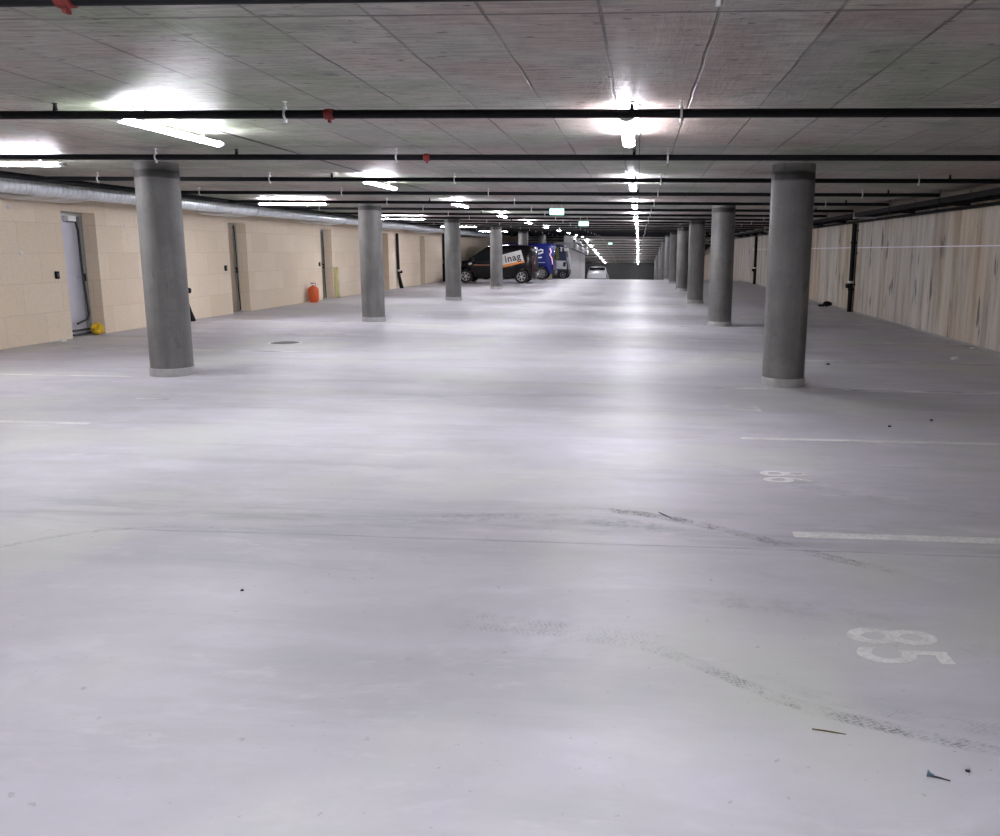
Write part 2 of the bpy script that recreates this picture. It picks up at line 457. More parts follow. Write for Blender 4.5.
LNAME = {0: 'thick round concrete column in front, on the door side near the round floor cover', 1: 'round concrete column across from the orange gas bottle, second in its row',
         2: 'round concrete column in front of the black van nose', 3: 'round concrete column standing across the middle of the black van',
         4: 'round concrete column rising between the black and the blue van', 5: 'round concrete column just beyond the blue van roof'}
for k in range(10):
    y = 10.13 + 8.1 * k
    column(1.812, y, RNAME.get(k, 'round concrete column, %s in the row on the streaked wall side' % ordinal(k + 1)), 'columns on the numbered bay side')
for k in range(6):
    column(-5.978, 10.01 + 8.1 * k, LNAME[k], 'columns on the door side')

# ------------------------------------------------------------------ tube lights
def light_proto():
    L = 1.50
    bm = bmesh.new(); lathe(bm, [(0, -L / 2), (.030, -L / 2), (.030, L / 2), (0, L / 2)], 18, axis='Y')
    for v in bm.verts: v.co.x *= 1.65; v.co.z *= .72
    tb = mesh_obj('tube_diffuser', bm, M['tube'], None, 40)
    bm = bmesh.new(); lathe(bm, [(0, -.025), (.028, -.022), (.034, -.01), (.034, .025), (0, .025)], 18, axis='Y')
    for v in bm.verts: v.co.x *= 1.6; v.co.z *= .75
    cap = mesh_obj('end_cap', bm, M['white_plastic'], None, 40)
    bm = bmesh.new(); lathe(bm, [(.034, -.008), (.034, .008)], 18, axis='Y')
    for v in bm.verts: v.co.x *= 1.62; v.co.z *= .74
    box(bm, -.008, .008, -.008, .008, .022, .098)
    br = mesh_obj('mounting_clip', bm, M['zinc_pale'], None, 40)
    return L, tb, cap, br
LT_L, LT_T, LT_C, LT_B = light_proto(); lt_first = [True]
def tube_light(x, y, rz, label, group):
    z = ceil_z(y) - .098
    root = empty('tube_light', (x, y, z), label, 'ceiling light', group, rz)
    slope = math.atan((ceil_z(y + .5) - ceil_z(y - .5)))
    if abs(slope) > 1e-4: root.rotation_euler = (slope, 0, rz)
    if lt_first[0]:
        LT_T.parent = root; LT_C.parent = root; LT_B.parent = root; lt_first[0] = False
        LT_C.location = (0, -LT_L / 2, 0); LT_B.location = (0, -LT_L * .32, 0)
    else:
        share('tube_diffuser', LT_T, root); share('end_cap', LT_C, root, (0, -LT_L / 2, 0)); share('mounting_clip', LT_B, root, (0, -LT_L * .32, 0))
    share('end_cap', LT_C, root, (0, LT_L / 2, 0), (0, 0, PI)); share('mounting_clip', LT_B, root, (0, LT_L * .32, 0))
for k in range(-2, 17):
    y = 6.75 + 5.4 * k
    if y > Y_END - 1: continue
    n = ordinal(k + 3)
    tube_light(-.11, y, 0, 'glowing tube light in the ceiling row by the numbered bays, %s along' % n, 'tube lights in the numbered bay row')
    if not 52 < y < 52.1:
        tube_light(-3.84, y - .05, 0, 'glowing tube light in the ceiling row on the van side, %s along' % n, 'tube lights in the van side row')
for k in range(0, 6):
    y = 1.15 + 8.1 * k
    tube_light(-7.39, y, PI / 2, 'glowing tube light set crosswise by the silver duct, %s along' % ordinal(k + 1), 'crosswise tube lights by the silver duct')
# thin black conduits that feed the rows of lights
M['conduit'] = plain('grey_conduit', (.12, .12, .115), .6)
def long_tube(x, z, r, y0, y1, seg=10, dy=3.0):
    bm = bmesh.new(); ys = [y0]
    while ys[-1] + dy < y1: ys.append(ys[-1] + dy)
    ys.append(y1)
    tube(bm, [(x, yy, z + ceil_dz(yy)) for yy in ys], r, seg); return bm
tag(mesh_obj('cable_conduit', long_tube(-.02, CEIL - .008, .006, 6.0, 92), M['conduit'], None, 40), 'thin grey conduit along the ceiling beside the numbered bay lights', 'conduit')
tag(mesh_obj('cable_conduit', long_tube(-3.74, CEIL - .008, .006, 6.0, 92), M['conduit'], None, 40), 'thin grey conduit along the ceiling beside the van side lights', 'conduit')

# ------------------------------------------------------------------ sprinkler pipes
PR = .030
X_MAIN, X_PEND = -8.5, 4.85
def pipe_protos():
    bm = bmesh.new(); tube(bm, [(X_MAIN, 0, 0), (X_PEND, 0, 0)], PR, 14); p = mesh_obj('pipe_run', bm, M['black_pipe'], None, 40)
    # upright sprinkler head: stub, frame, deflector
    bm = bmesh.new(); lathe(bm, [(.016, .025), (.016, .050), (.011, .052), (.011, .062), (.006, .064), (.006, .076), (.019, .078), (.019, .082), (0, .083)], 12)
    for s in (-1, 1): tube(bm, [(s * .010, 0, .05), (s * .015, 0, .063), (s * .008, 0, .078)], .003, 6)
    h = mesh_obj('sprinkler_head', bm, M['black_pipe'], None, 40)
    # clevis hanger: threaded rod to the slab, band round the pipe, nut below
    bm = bmesh.new(); tube(bm, [(0, 0, .036), (0, 0, .092)], .005, 8); lathe(bm, [(PR + .004, -.008), (PR + .004, .008)], 16, axis='X')
    lathe(bm, [(.014, .036), (.014, .052)], 6); lathe(bm, [(.018, .084), (.018, .09)], 10); lathe(bm, [(.012, -.056), (.012, -.038)], 6)
    g = mesh_obj('pipe_hanger', bm, M['zinc_pale'], None, 40)
    bm = bmesh.new(); lathe(bm, [(PR, -.034), (PR + .008, -.03), (PR + .008, -.008), (PR + .010, -.006), (PR + .010, .006), (PR + .008, .008), (PR + .008, .03), (PR, .034)], 18, axis='X')
    box(bm, -.010, .010, -.015, .015, -.058, -.040, .004)
    c = mesh_obj('red_coupling', bm, M['red'], None, 40)
    c['label'] = 'red grooved coupling'
    return p, h, g, c
PP = pipe_protos(); pp_first = [True]
HEADS = [-4.24, -.07, 4.04]; HANG = [-7.6, -5.12, -2.53, .27, 3.64]; COUP = [-2.21]
npipe = 0
for k in range(-2, 33):
    y = 5.886 + 2.7 * k
    if y > Y_END - 1.5: break
    npipe += 1
    root = empty('sprinkler_pipe', (0, y, PIPE_Z + ceil_dz(y)), 'black sprinkler pipe crossing under the ceiling, %s along the hall from the open end' % ordinal(npipe), 'pipe', 'cross pipes of the sprinkler system')
    jit = lambda: random.uniform(-.03, .03) if k > 2 else 0
    if pp_first[0]:
        for o in PP: o.parent = root
        pp_first[0] = False
        PP[3].location.y = 0; PP[1].location.x = HEADS[0]; PP[2].location.x = HANG[0]; PP[3].location.x = COUP[0]
        hs, gs, cs = HEADS[1:], HANG[1:], []
    else:
        share('pipe_run', PP[0], root); hs, gs, cs = HEADS, HANG, COUP
    for x in hs: share('sprinkler_head', PP[1], root, (x + jit(), 0, 0))
    for x in gs: share('pipe_hanger', PP[2], root, (x + jit(), 0, 0))
    for x in cs:
        if k <= 1: share('red_coupling', PP[3], root, (x + jit(), 0, 0))['label'] = 'red grooved coupling'
tag(mesh_obj('sprinkler_main', long_tube(X_MAIN, PIPE_Z, .045, Y_NEAR + .1, 51.4, 14), M['black_pipe'], None, 40), 'black main pipe running lengthwise beside the silver duct', 'pipe')

# ------------------------------------------------------------------ silver ventilation duct on the door side
DX, DZ, DR = -9.0, 2.485, .127
duct = empty('ventilation_duct', (DX, 0, DZ), 'long silver round duct under the ceiling on the door side', 'duct')
def make_duct_mat():
    t = NT('spiral_galvanised_duct'); p = t.pos('World'); X, Y, Z = t.sep(p)
    n = t.noise(p, 6, 4)
    ang = t.math('MULTIPLY', t.math('ARCTAN2', t.math('SUBTRACT', Z, DZ), t.math('SUBTRACT', X, DX)), .11 / (2 * PI))
    s = t.line(t.math('ADD', Y, ang), 0.0, .11, .012)
    c = t.mix(t.ramp(n, .35, .65), (.66, .70, .73), (.82, .85, .87))
    c = t.mix(t.math('MULTIPLY', s, .35), c, (.25, .28, .31))
    t.bump(s, .35, .006)
    return t.set(Base_Color=c, Roughness=t.ramp(n, .3, .7, .30, .42), Metallic=.5)
M['duct'] = make_duct_mat()
cuts = [Y_NEAR + .1, -4.6, 1.4, 7.2, 13.0, 18.85, 24.7, 30.8, 36.5, 42.2, 51.4]
for a, b in zip(cuts, cuts[1:]):
    bm = bmesh.new(); n = max(1, int((b - a) / 2))
    tube(bm, [(0, a + (b - a) * i / n, ceil_dz(a + (b - a) * i / n)) for i in range(n + 1)], DR, 28)
    mesh_obj('duct_section', bm, M['duct'], duct, 40)
    bm = bmesh.new(); lathe(bm, [(DR + .001, -.05), (DR + .012, -.045), (DR + .012, -.006), (DR + .02, -.004), (DR + .02, .004), (DR + .012, .006), (DR + .012, .045), (DR + .001, .05)], 28, center=(0, b, 0), axis='Y')
    if b < 51: mesh_obj('duct_collar', bm, M['zinc'], duct, 40)
    else: bm.free()
    for q in (.33, .8):
        yy = a + (b - a) * q
        bm = bmesh.new(); lathe(bm, [(DR + .003, -.014), (DR + .006, -.014), (DR + .006, .014), (DR + .003, .014)], 28, center=(0, yy, 0), axis='Y')
        tube(bm, [(DR + .008, yy, 0), (DR + .008, yy, CEIL - DZ - .002)], .005, 6); tube(bm, [(-DR - .008, yy, 0), (-DR - .008, yy, CEIL - DZ - .002)], .005, 6)
        mesh_obj('hanger_strap', bm, M['zinc_pale'], duct, 40)
# three pale branch hoses reach the wall above each door
for a, b in DOORS:
    for j, off in enumerate((-1.50, -1.08, -.66)):
        yy = a + off
        bm = bmesh.new(); pts = []
        for i in range(41):
            s = i / 40; pts.append((-.07 - s * (DX - WL - .085), yy + .10 * s, -.075 - .04 * math.sin(PI * min(1, s * 1.15))))
        tube(bm, pts, [.050 + (.004 if i % 2 else 0) for i in range(41)], 16)
        o = mesh_obj('branch_hose', bm, M['zinc_pale'], duct, 60); o['label'] = 'pale ribbed branch hose'

# ------------------------------------------------------------------ right side cable ladder and pipes
lad = empty('cable_ladder', (5.12, 0, 2.43), 'black cable ladder hung below the ceiling along the streaked wall', 'cable tray')
for s in (-.22, .22):
    bm = bmesh.new(); ys = [Y_NEAR + .1] + [i * 4.0 for i in range(0, 23)]
    prev = None
    for yy in ys:
        d = ceil_dz(yy); q = [bm.verts.new((s + a, yy, d + c)) for a, c in ((-.012, 0), (.012, 0), (.012, .085), (-.012, .085))]
        if prev:
            for k in range(4): bm.faces.new((prev[k], prev[(k + 1) % 4], q[(k + 1) % 4], q[k]))
        else: bm.faces.new(q[::-1])
        prev = q
    bm.faces.new(prev); mesh_obj('side_rail', bm, M['black_matt'], lad)
bm = bmesh.new()
for i in range(200):
    yy = Y_NEAR + .3 + i * .45
    if yy > 87: break
    box(bm, -.21, .21, yy, yy + .04, .006 + ceil_dz(yy), .03 + ceil_dz(yy))
tag(mesh_obj('rungs', bm, M['black_matt'], lad), kind='stuff')
for i in range(33):
    yy = 3.2 + i * 2.7
    if yy > 88: break
    bm = bmesh.new(); d = ceil_dz(yy)
    box(bm, -.25, .25, yy - .02, yy + .02, -.04 + d, -.001 + d)
    for s in (-.245, .245): tube(bm, [(s, yy, -.05 + d), (s, yy, CEIL - 2.43 - .002 + d)], .006, 6)
    mesh_obj('hanger_bracket', bm, M['zinc'] if i % 5 == 1 else M['black_matt'], lad, 40)
cname = ['on the aisle edge', 'second in', 'in the middle', 'fourth in', 'on the wall edge']
for i, (x, r) in enumerate(((4.97, .03), (5.05, .022), (5.12, .034), (5.20, .024), (5.28, .028))):
    bm = bmesh.new(); rnd = random.Random(i); pts = []
    for j in range(48):
        yy = Y_NEAR + .2 + j * 2.0
        if yy > 87: break
        pts.append((x + rnd.uniform(-.012, .012), yy, 2.461 + r + ceil_dz(yy)))
    tube(bm, pts, r, 10)
    tag(mesh_obj('cable', bm, M['black_pipe'], None, 60), 'thick black cable lying on the cable ladder, %s' % cname[i], 'cable', 'cables on the ladder')
tag(mesh_obj('wall_pipe', long_tube(5.86, 2.44, .03, Y_NEAR + .1, 88, 12), M['black_pipe'], None, 40), 'slim black pipe running along the top of the streaked wall', 'pipe')

def downpipe_right(y, label, z0=0.0):
    root = empty('downpipe', (WR - .075, y, floor_z(y)), label, 'downpipe', 'downpipes on the streaked wall')
    bm = bmesh.new(); tube(bm, [(0, 0, .0), (0, 0, 2.41)], .062, 18); mesh_obj('pipe_body', bm, M['black_pipe'], root, 40)
    for z in (.82, .62, 1.9):
        bm = bmesh.new(); lathe(bm, [(.064, z - .03), (.078, z - .025), (.078, z + .025), (.064, z + .03)], 18); mesh_obj('pipe_collar', bm, M['zinc'] if z == .82 else M['black_matt'], root, 40)
    bm = bmesh.new(); lathe(bm, [(.0, -.09), (.055, -.09), (.065, -.08), (.065, .0)], 16, center=(-.05, -.02, .72), axis='X')
    mesh_obj('cleaning_cap', bm, M['black_matt'], root, 40)
    bm = bmesh.new(); tube(bm, [(.045, -.19, .0), (.045, -.19, 2.41)], .012, 8)
    for z in (.75, 1.6, 2.2): box(bm, .03, .075, -.205, -.175, z, z + .03)
    o = mesh_obj('side_conduit', bm, M['black_matt'], root, 40); o['label'] = 'thin dark conduit beside the pipe'
downpipe_right(23.2, 'black downpipe on the streaked wall by the small black bag')
downpipe_right(42.3, 'black downpipe on the streaked wall farther along, past the bag')

def downpipe_left(y, label):
    root = empty('downpipe', (WL + .08, y, floor_z(y)), label, 'downpipe', 'downpipes on the block wall')
    bm = bmesh.new(); tube(bm, [(0, -.06, 2.25), (0, -.03, 1.5), (0, 0, .86), (0, .01, .70)], .058, 16); mesh_obj('pipe_body', bm, M['black_pipe'], root, 40)
    bm = bmesh.new(); tube(bm, [(0, .01, .72), (.01, .03, .5), (.04, .10, .22), (.07, .17, .0)], [.062, .066, .075, .085], 16); mesh_obj('pipe_foot', bm, M['black_matt'], root, 40)
    bm = bmesh.new(); lathe(bm, [(.062, -.04), (.08, -.03), (.08, .03), (.062, .04)], 16, center=(0, .02, .74)); mesh_obj('pipe_collar', bm, M['zinc'], root, 40)
    bm = bmesh.new(); lathe(bm, [(.05, .0), (.06, .02), (.06, .1), (.0, .11)], 16, center=(.03, .07, .68), axis='X'); mesh_obj('cleaning_cap', bm, M['black_matt'], root, 40)
downpipe_left(17.28, 'black downpipe peeking out behind the front door side column')
downpipe_left(33.55, 'black downpipe with flared foot on the block wall past the yellow sheet')
# third one ends in a box
root = empty('downpipe', (WL + .10, 41.55, 0), 'black downpipe ending in a tall box beside the black van nose', 'downpipe', 'downpipes on the block wall')
bm = bmesh.new(); tube(bm, [(-.02, 0, 1.05), (-.02, 0, 2.40)], .058, 16); mesh_obj('pipe_body', bm, M['black_pipe'], root, 40)
bm = bmesh.new(); box(bm, -.09, .12, -.02, .32, 0.0, .92, .02); box(bm, -.06, .06, -.01, .2, .92, 1.06, .03); mesh_obj('pipe_box', bm, M['black_matt'], root, 30)

# ------------------------------------------------------------------ exit signs
def make_sign_face():
    t = NT('lit_escape_sign')
    t.set(Base_Color=(.6, .95, .85), Emission_Color=(.70, 1.0, .93), Emission_Strength=1.9, Roughness=.4); return t.m
M['sign_lit'] = make_sign_face(); M['sign_green'] = glow('lit_green', (.05, .55, .36), .5)
def exit_sign(x, y, zt, label):
    root = empty('exit_sign', (x, y, zt), label, 'exit sign', 'hanging escape signs')
    bm = bmesh.new(); box(bm, -.15, .15, -.02, .04, -.135, 0, .008); mesh_obj('sign_housing', bm, M['sign_green'], root)
    bm = bmesh.new(); box(bm, -.143, .143, -.026, -.018, -.128, -.008, .002); mesh_obj('lit_face', bm, M['sign_lit'], root)
    bm = bmesh.new()   # pictogram: arrow, running figure and doorway
    def bar(pts, r): tube(bm, [(a, -.028, b) for a, b in pts], r, 6)
    bar([(-.12, -.068), (-.05, -.068)], .006); bar([(-.12, -.068), (-.095, -.045)], .006); bar([(-.12, -.068), (-.095, -.091)], .006)
    bar([(.06, -.11), (.06, -.025), (.12, -.025), (.12, -.11)], .006)
    bar([(.005, -.035), (.006, -.035)], .012); bar([(.0, -.052), (-.008, -.078)], .010); bar([(-.008, -.078), (.012, -.095), (.006, -.113)], .006)
    bar([(-.008, -.078), (-.022, -.096), (-.038, -.10)], .006); bar([(0, -.054), (.02, -.068), (.034, -.06)], .005); bar([(0, -.054), (-.02, -.058), (-.028, -.074)], .005)
    mesh_obj('pictogram', bm, M['sign_green'], root, 40)
    hang = ceil_z(y) - zt
    for s in (-.1, .1):
        bm = bmesh.new(); tube(bm, [(s, .01, -.002), (s, .01, hang - .001)], .005, 6); mesh_obj('hanger_rod', bm, M['white_plastic'], root, 40)
exit_sign(-1.70, 17.0, 2.465, 'bright hanging exit sign, first one over the lane')
exit_sign(-1.65, 24.5, 2.465, 'green-tinted hanging exit sign, second one over the lane')
exit_sign(-2.10, 60.0, 2.465 - .27, 'tiny far exit sign above the sloping part of the lane')

# ------------------------------------------------------------------ parking markings
def floor_bm_line(x0, x1, y, w):
    bm = bmesh.new(); box(bm, x0, x1, y - w / 2, y + w / 2, .0003, .0022); return bm
for i, y in enumerate((4.60, 7.09, 9.79, 12.5, 15.2, 17.9, 20.6)):
    w = .095 if i == 0 else .075
    o = mesh_obj('parking_line', floor_bm_line(.93, 5.75, y, w), M['paint'] if i < 2 else M['paint_old'])
    lab = ['wide worn white parking line between numbers 85 and 86', 'thin white parking line between numbers 86 and 87', 'faint white parking line ending at the front column by number 87'] + ['faint white parking line on the streaked wall side, %s after number 87' % ordinal(q) for q in (2, 3, 4, 5)]
    tag(o, lab[i], 'parking line', 'parking lines by the streaked wall')
for i, (y, x1) in enumerate(((7.055, -5.06), (9.77, -6.35), (12.47, -5.2), (15.17, -5.2), (17.87, -5.2))):
    o = mesh_obj('parking_line', floor_bm_line(-9.6, x1, y, .075), M['paint'] if i < 2 else M['paint_old'])
    lab = ['short white parking line end standing alone before the door side column', 'white parking line running up to the front door side column', 'faint white parking line leading toward the doorway with white leaf', 'faint white parking line just past the white leaf doorway', 'faint white parking line by the half hidden downpipe']
    tag(o, lab[i], 'parking line', 'parking lines by the doors')
def number(s, x, y, side, label, h=.375, mat='paint'):
    bm = text_bm(s, h * 1.42, .0009, .006, 1.08)
    # stretch to the measured height and width, then lay it so that it reads from the lane
    xs = [v.co.x for v in bm.verts]; ys = [v.co.y for v in bm.verts]
    cx, cy = (max(xs) + min(xs)) / 2, (max(ys) + min(ys)) / 2
    sx, sy = .31 / (max(xs) - min(xs)), h / (max(ys) - min(ys))
    for v in bm.verts: v.co.x = (v.co.x - cx) * sx; v.co.y = (v.co.y - cy) * sy
    if side > 0: place_bm(bm, (x, y, .0014), (0, -1, 0), (1, 0, 0))
    else: place_bm(bm, (x, y, .0014), (0, 1, 0), (-1, 0, 0))
    tag(mesh_obj('bay_number', bm, M[mat]), label, 'bay number', 'painted bay numbers')
number('85', 1.115, 3.255, 1, 'white bay number 85 painted on the grey floor')
number('86', 1.115, 5.85, 1, 'white bay number 86 painted on the grey floor')
number('87', 1.115, 8.50, 1, 'white bay number 87 painted before the front column')
number('11', -5.22, 8.45, -1, 'faded white bay number in front of the door side column', mat='paint_old')

# tyre tracks: dusty ribbons lying on the floor
def make_track_mat(name, amount, tread=True):
    t = NT(name); uv = t.n('UVMap', uv_map='UVMap').outputs[0]; u, v, _z = t.sep(uv); w = t.sep(t.n('UVMap', uv_map='Fade').outputs[0])[0]
    p = t.pos('World')
    n = t.noise(p, 7, 5, .7); n2 = t.noise(p, 1.6, 3)
    edge = t.ramp(t.math('ABSOLUTE', t.math('SUBTRACT', v, .5)), .30, .5, 1, 0)
    a = t.math('MULTIPLY', t.math('MULTIPLY', t.ramp(n, .40, .60, .05, 1), t.ramp(t.noise(p, 30, 4, .7), .38, .58, .2, 1)), t.ramp(n2, .30, .60, .25, 1))
    if tread:
        zig = t.math('ADD', t.math('MULTIPLY', u, 1.0), t.math('MULTIPLY', t.math('PINGPONG', v, .25), .12))
        tr_ = t.ramp(t.math('ADD', t.math('PINGPONG', zig, .012), t.math('MULTIPLY', t.math('SUBTRACT', t.noise(p, 40, 3), .5), .02)), .002, .008, .1, 1.0)
        a = t.math('MULTIPLY', a, tr_)
    a = t.math('MULTIPLY', t.math('MULTIPLY', a, edge), amount)
    ends = t.math('MULTIPLY', t.ramp(w, 0, .22), t.ramp(w, 1, .78))
    a = t.math('MULTIPLY', a, ends)
    tr = t.n('BsdfTransparent'); mx = t.n('MixShader')
    t.t.links.new(tr.outputs[0], mx.inputs[1]); t.t.links.new(t.b.outputs[0], mx.inputs[2]); t.put(mx.inputs[0], a)
    t.t.links.new(mx.outputs[0], t.out.inputs[0])
    return t.set(Base_Color=(.17, .17, .165), Roughness=.85)
def track(pts, width, mat, label, z=.0030):
    # smooth the path
    P = [Vector((a, b, 0)) for a, b in pts]; path = []
    for i in range(len(P) - 1):
        p0, p1, p2, p3 = P[max(i - 1, 0)], P[i], P[i + 1], P[min(i + 2, len(P) - 1)]
        for s in range(12):
            q = s / 12; path.append(.5 * ((2 * p1) + (p2 - p0) * q + (2 * p0 - 5 * p1 + 4 * p2 - p3) * q * q + (3 * p1 - p0 - 3 * p2 + p3) * q ** 3))
    path.append(P[-1])
    L = [0.0]
    for a, b in zip(path, path[1:]): L.append(L[-1] + (b - a).length)
    me = bpy.data.meshes.new('tyre_track'); vs = []; fs = []; NW = 4
    for i, p in enumerate(path):
        d = (path[min(i + 1, len(path) - 1)] - path[max(i - 1, 0)]).normalized(); s = Vector((-d.y, d.x, 0))
        for j in range(NW + 1): vs.append(p + s * width * (j / NW - .5) + Vector((0, 0, z)))
    for i in range(len(path) - 1):
        for j in range(NW): a = i * (NW + 1) + j; fs.append((a, a + NW + 1, a + NW + 2, a + 1))
    me.from_pydata(vs, [], fs)
    uv = me.uv_layers.new(name='UVMap')
    for lp in me.loops:
        i, j = divmod(lp.vertex_index, NW + 1); uv.data[lp.index].uv = (L[i], j / NW)
    u2 = me.uv_layers.new(name='Fade')
    for lp in me.loops:
        i, j = divmod(lp.vertex_index, NW + 1); u2.data[lp.index].uv = (L[i] / L[-1], j / NW)
    me.materials.append(mat)
    o = bpy.data.objects.new('tyre_track', me); link(o)
    return tag(o, label, 'tyre track', 'dusty tyre tracks on the floor')
M['track_e'] = make_track_mat('dense_tread_marks', .85); M['track_d'] = make_track_mat('faint_dusty_smear', .15, False); M['track_a'] = make_track_mat('dusty_tread_marks', .55); M['track_b'] = make_track_mat('dusty_smear', .26, False); M['track_c'] = make_track_mat('faint_tread_marks', .26)
track([(.02, 3.18), (.25, 3.04), (.44, 2.88), (.64, 2.745), (.92, 2.63), (1.3, 2.50), (1.8, 2.36)], .085, M['track_a'], 'dark zigzag tyre track curving past the small dowel')
track([(.40, 2.99), (.62, 2.86), (.95, 2.73), (1.35, 2.63), (1.9, 2.52)], .10, M['track_c'], 'paler tyre track just inside the dark zigzag one')
track([(-.9, 3.36), (-.45, 3.30), (-.1, 3.24), (.3, 3.14)], .20, M['track_c'], 'speckled scuff before the paler tyre track starts')
track([(-.55, 4.98), (-.1, 4.93), (.2, 4.83), (.5, 4.66), (.8, 4.45), (1.1, 4.22), (1.5, 4.0)], .11, M['track_e'], 'dark tyre track curving in front of the wide worn parking line')
track([(-1.6, 4.62), (-.9, 4.72), (-.3, 4.75), (.15, 4.62), (.5, 4.45)], .22, M['track_b'], 'broad dark smear across the lane before the curved track')
track([(.2, 3.7), (.55, 3.62), (.9, 3.55), (1.3, 3.44)], .22, M['track_d'], 'grey smudge beside the number 85')
track([(1.3, 3.22), (1.6, 3.25), (2.2, 3.28)], .12, M['track_c'], 'short tyre mark at the side of number 85')
track([(.3, 6.4), (.8, 6.0), (1.5, 5.4), (2.6, 4.9)], .20, M['track_d'], 'faint smear between number 86 and the wide line')
track([(-4.6, 3.55), (-3.6, 3.9), (-3.15, 4.25), (-2.6, 4.40), (-1.7, 4.36)], .06, M['track_b'], 'thin curved scrape at the end of the floor joint')

# ------------------------------------------------------------------ round floor cover
cov = empty('manhole_cover', (-6.08, 13.63, 0), 'round dark metal cover set in the floor near the door side column', 'manhole cover')
M['iron'] = plain('dark_cast_iron', (.12, .12, .12), .55, .6, .25, 12)
bm = bmesh.new(); lathe(bm, [(.245, .0005), (.245, .006), (.29, .006), (.29, .0005)], 40); mesh_obj('rim', bm, M['zinc'], cov, 40)
bm = bmesh.new(); lathe(bm, [(0, .0005), (.238, .0005), (.238, .0055), (0, .0055)], 40)
for i in range(-3, 4):
    hw = math.sqrt(max(0, .22 ** 2 - (i * .06) ** 2)) * .9
    box(bm, -hw, hw, i * .06 - .012, i * .06 + .012, .005, .008)
mesh_obj('lid', bm, M['iron'], cov, 40)

# ------------------------------------------------------------------ gas bottle
gb = empty('gas_bottle', (-9.82, 24.2, 0), 'orange gas bottle standing against the beige block wall', 'gas bottle')
M['orange'] = plain('orange_bottle_paint', (.62, .10, .018), .42, vary=.1)
bm = bmesh.new(); lathe(bm, [(0, .03), (.12, .03), (.15, .06), (.16, .10), (.16, .36), (.15, .42), (.12, .46), (.06, .49), (.035, .495), (.035, .52), (0, .52)], 28); mesh_obj('bottle_body', bm, M['orange'], gb, 40)
bm = bmesh.new(); lathe(bm, [(.125, 0), (.13, 0), (.13, .05), (.125, .05)], 28); mesh_obj('foot_ring', bm, M['orange'], gb, 40)
bm = bmesh.new()
for k in range(3):
    a0 = 2 * PI * k / 3
    tube(bm, [(.075 * math.cos(a0), .075 * math.sin(a0), .475), (.075 * math.cos(a0), .075 * math.sin(a0), .575)], .01, 8)
tube(bm, [(.075 * math.cos(2 * PI * k / 24), .075 * math.sin(2 * PI * k / 24), .58) for k in range(25)], .012, 8); 
o = mesh_obj('collar_guard', bm, plain('grey_guard', (.30, .26, .22), .5), gb, 40); o['label'] = 'greyish guard ring around the valve'
bm = bmesh.new(); lathe(bm, [(.02, .515), (.02, .55), (.028, .552), (.028, .572), (0, .572)], 12); mesh_obj('valve', bm, M['zinc'], gb, 40)

# ------------------------------------------------------------------ small things by the left wall
for i, y in enumerate((13.53, 19.36, 25.27)):
    root = empty('switch_box', (WL, y, 1.125), ['black switch box beside the doorway with white leaf', 'black switch box beside the second doorway', 'black switch box beside the doorway near the gas bottle'][i], 'switch', 'switch boxes by the doorways')
    bm = bmesh.new(); box(bm, 0, .035, -.04, .04, -.065, .065, .008); mesh_obj('box_body', bm, M['black_matt'], root)
    bm = bmesh.new(); box(bm, .034, .042, -.022, .022, -.03, .03, .004); mesh_obj('rocker', bm, plain('dark_rocker', (.05, .045, .04), .4), root)
M['cap'] = plain('white_wall_plug', (.85, .85, .83), .5)
for i, (y, z) in enumerate(((12.60, 2.22), (15.55, 2.00), (12.75, 1.50), (14.0, .35), (16.2, 1.52))):
    if i == 3: continue
    bm = bmesh.new(); lathe(bm, [(.03, 0), (.03, .012), (.014, .03), (0, .032)], 12, center=(WL, y, z), axis='X')
    tag(mesh_obj('wall_plug', bm, M['cap'], None, 40), ['small white plug on the block wall before the white leaf doorway, high up', 'small white plug on the block wall past the white leaf doorway', 'small white plug on the block wall low beside the first switch box', '', 'small white plug low on the block wall behind the front column'][i], 'wall plug', 'white wall plugs')
M['wire'] = plain('black_cable', (.010, .010, .016), .4, vary=.3)
for i, (a, b) in enumerate(DOORS[:3]):
    bm = bmesh.new(); xo = WL - DEEP + .06
    if i == 0:
        pts = [(xo, b - .44, 2.07), (xo, b - .20, 2.06), (xo + .01, b - .17, 1.9), (xo, b - .15, 1.2), (xo + .02, b - .13, .6), (xo + .03, b - .12, .38), (xo + .03, b - .17, .28), (xo + .03, b - .45, .22)]
    else:
        pts = [(xo, b - .16, 2.18), (xo, b - .13, 2.0), (xo + .012, b - .12, 1.2), (xo + .01, b - .11, .5), (xo + .02, b - .10, .2), (xo + .03, b - .12, .04)]
    tube(bm, pts, (.020 if i == 0 else .013), 10)
    tag(mesh_obj('hanging_cable', bm, M['wire'], None, 60), ['black cable hanging down the white door leaf and curling at its foot', 'black cable hanging down inside the second doorway', 'black cable hanging inside the doorway near the gas bottle'][i], 'cable', 'cables in the doorways')
    if i == 0:
        for q, z in enumerate((.10, .025)):
            bm = bmesh.new(); tube(bm, [(xo + .05, b - .62, z), (xo + .05, b - .4, z + .005), (xo + .07, b - .08, z + .01)], .018, 10)
            tag(mesh_obj('floor_cable', bm, M['wire'], None, 60), ['upper of two black cables at the foot of the white leaf doorway', 'lower of two black cables at the foot of the white leaf doorway'][q], 'cable')
    if i == 0:
        bm = bmesh.new(); box(bm, WL - DEEP + .01, WL - DEEP + .12, b - .46, b - .26, 2.06, 2.16, .01)
        tag(mesh_obj('junction_box', bm, M['white_plastic']), 'pale box above the door leaf where the black cable starts', 'junction box')
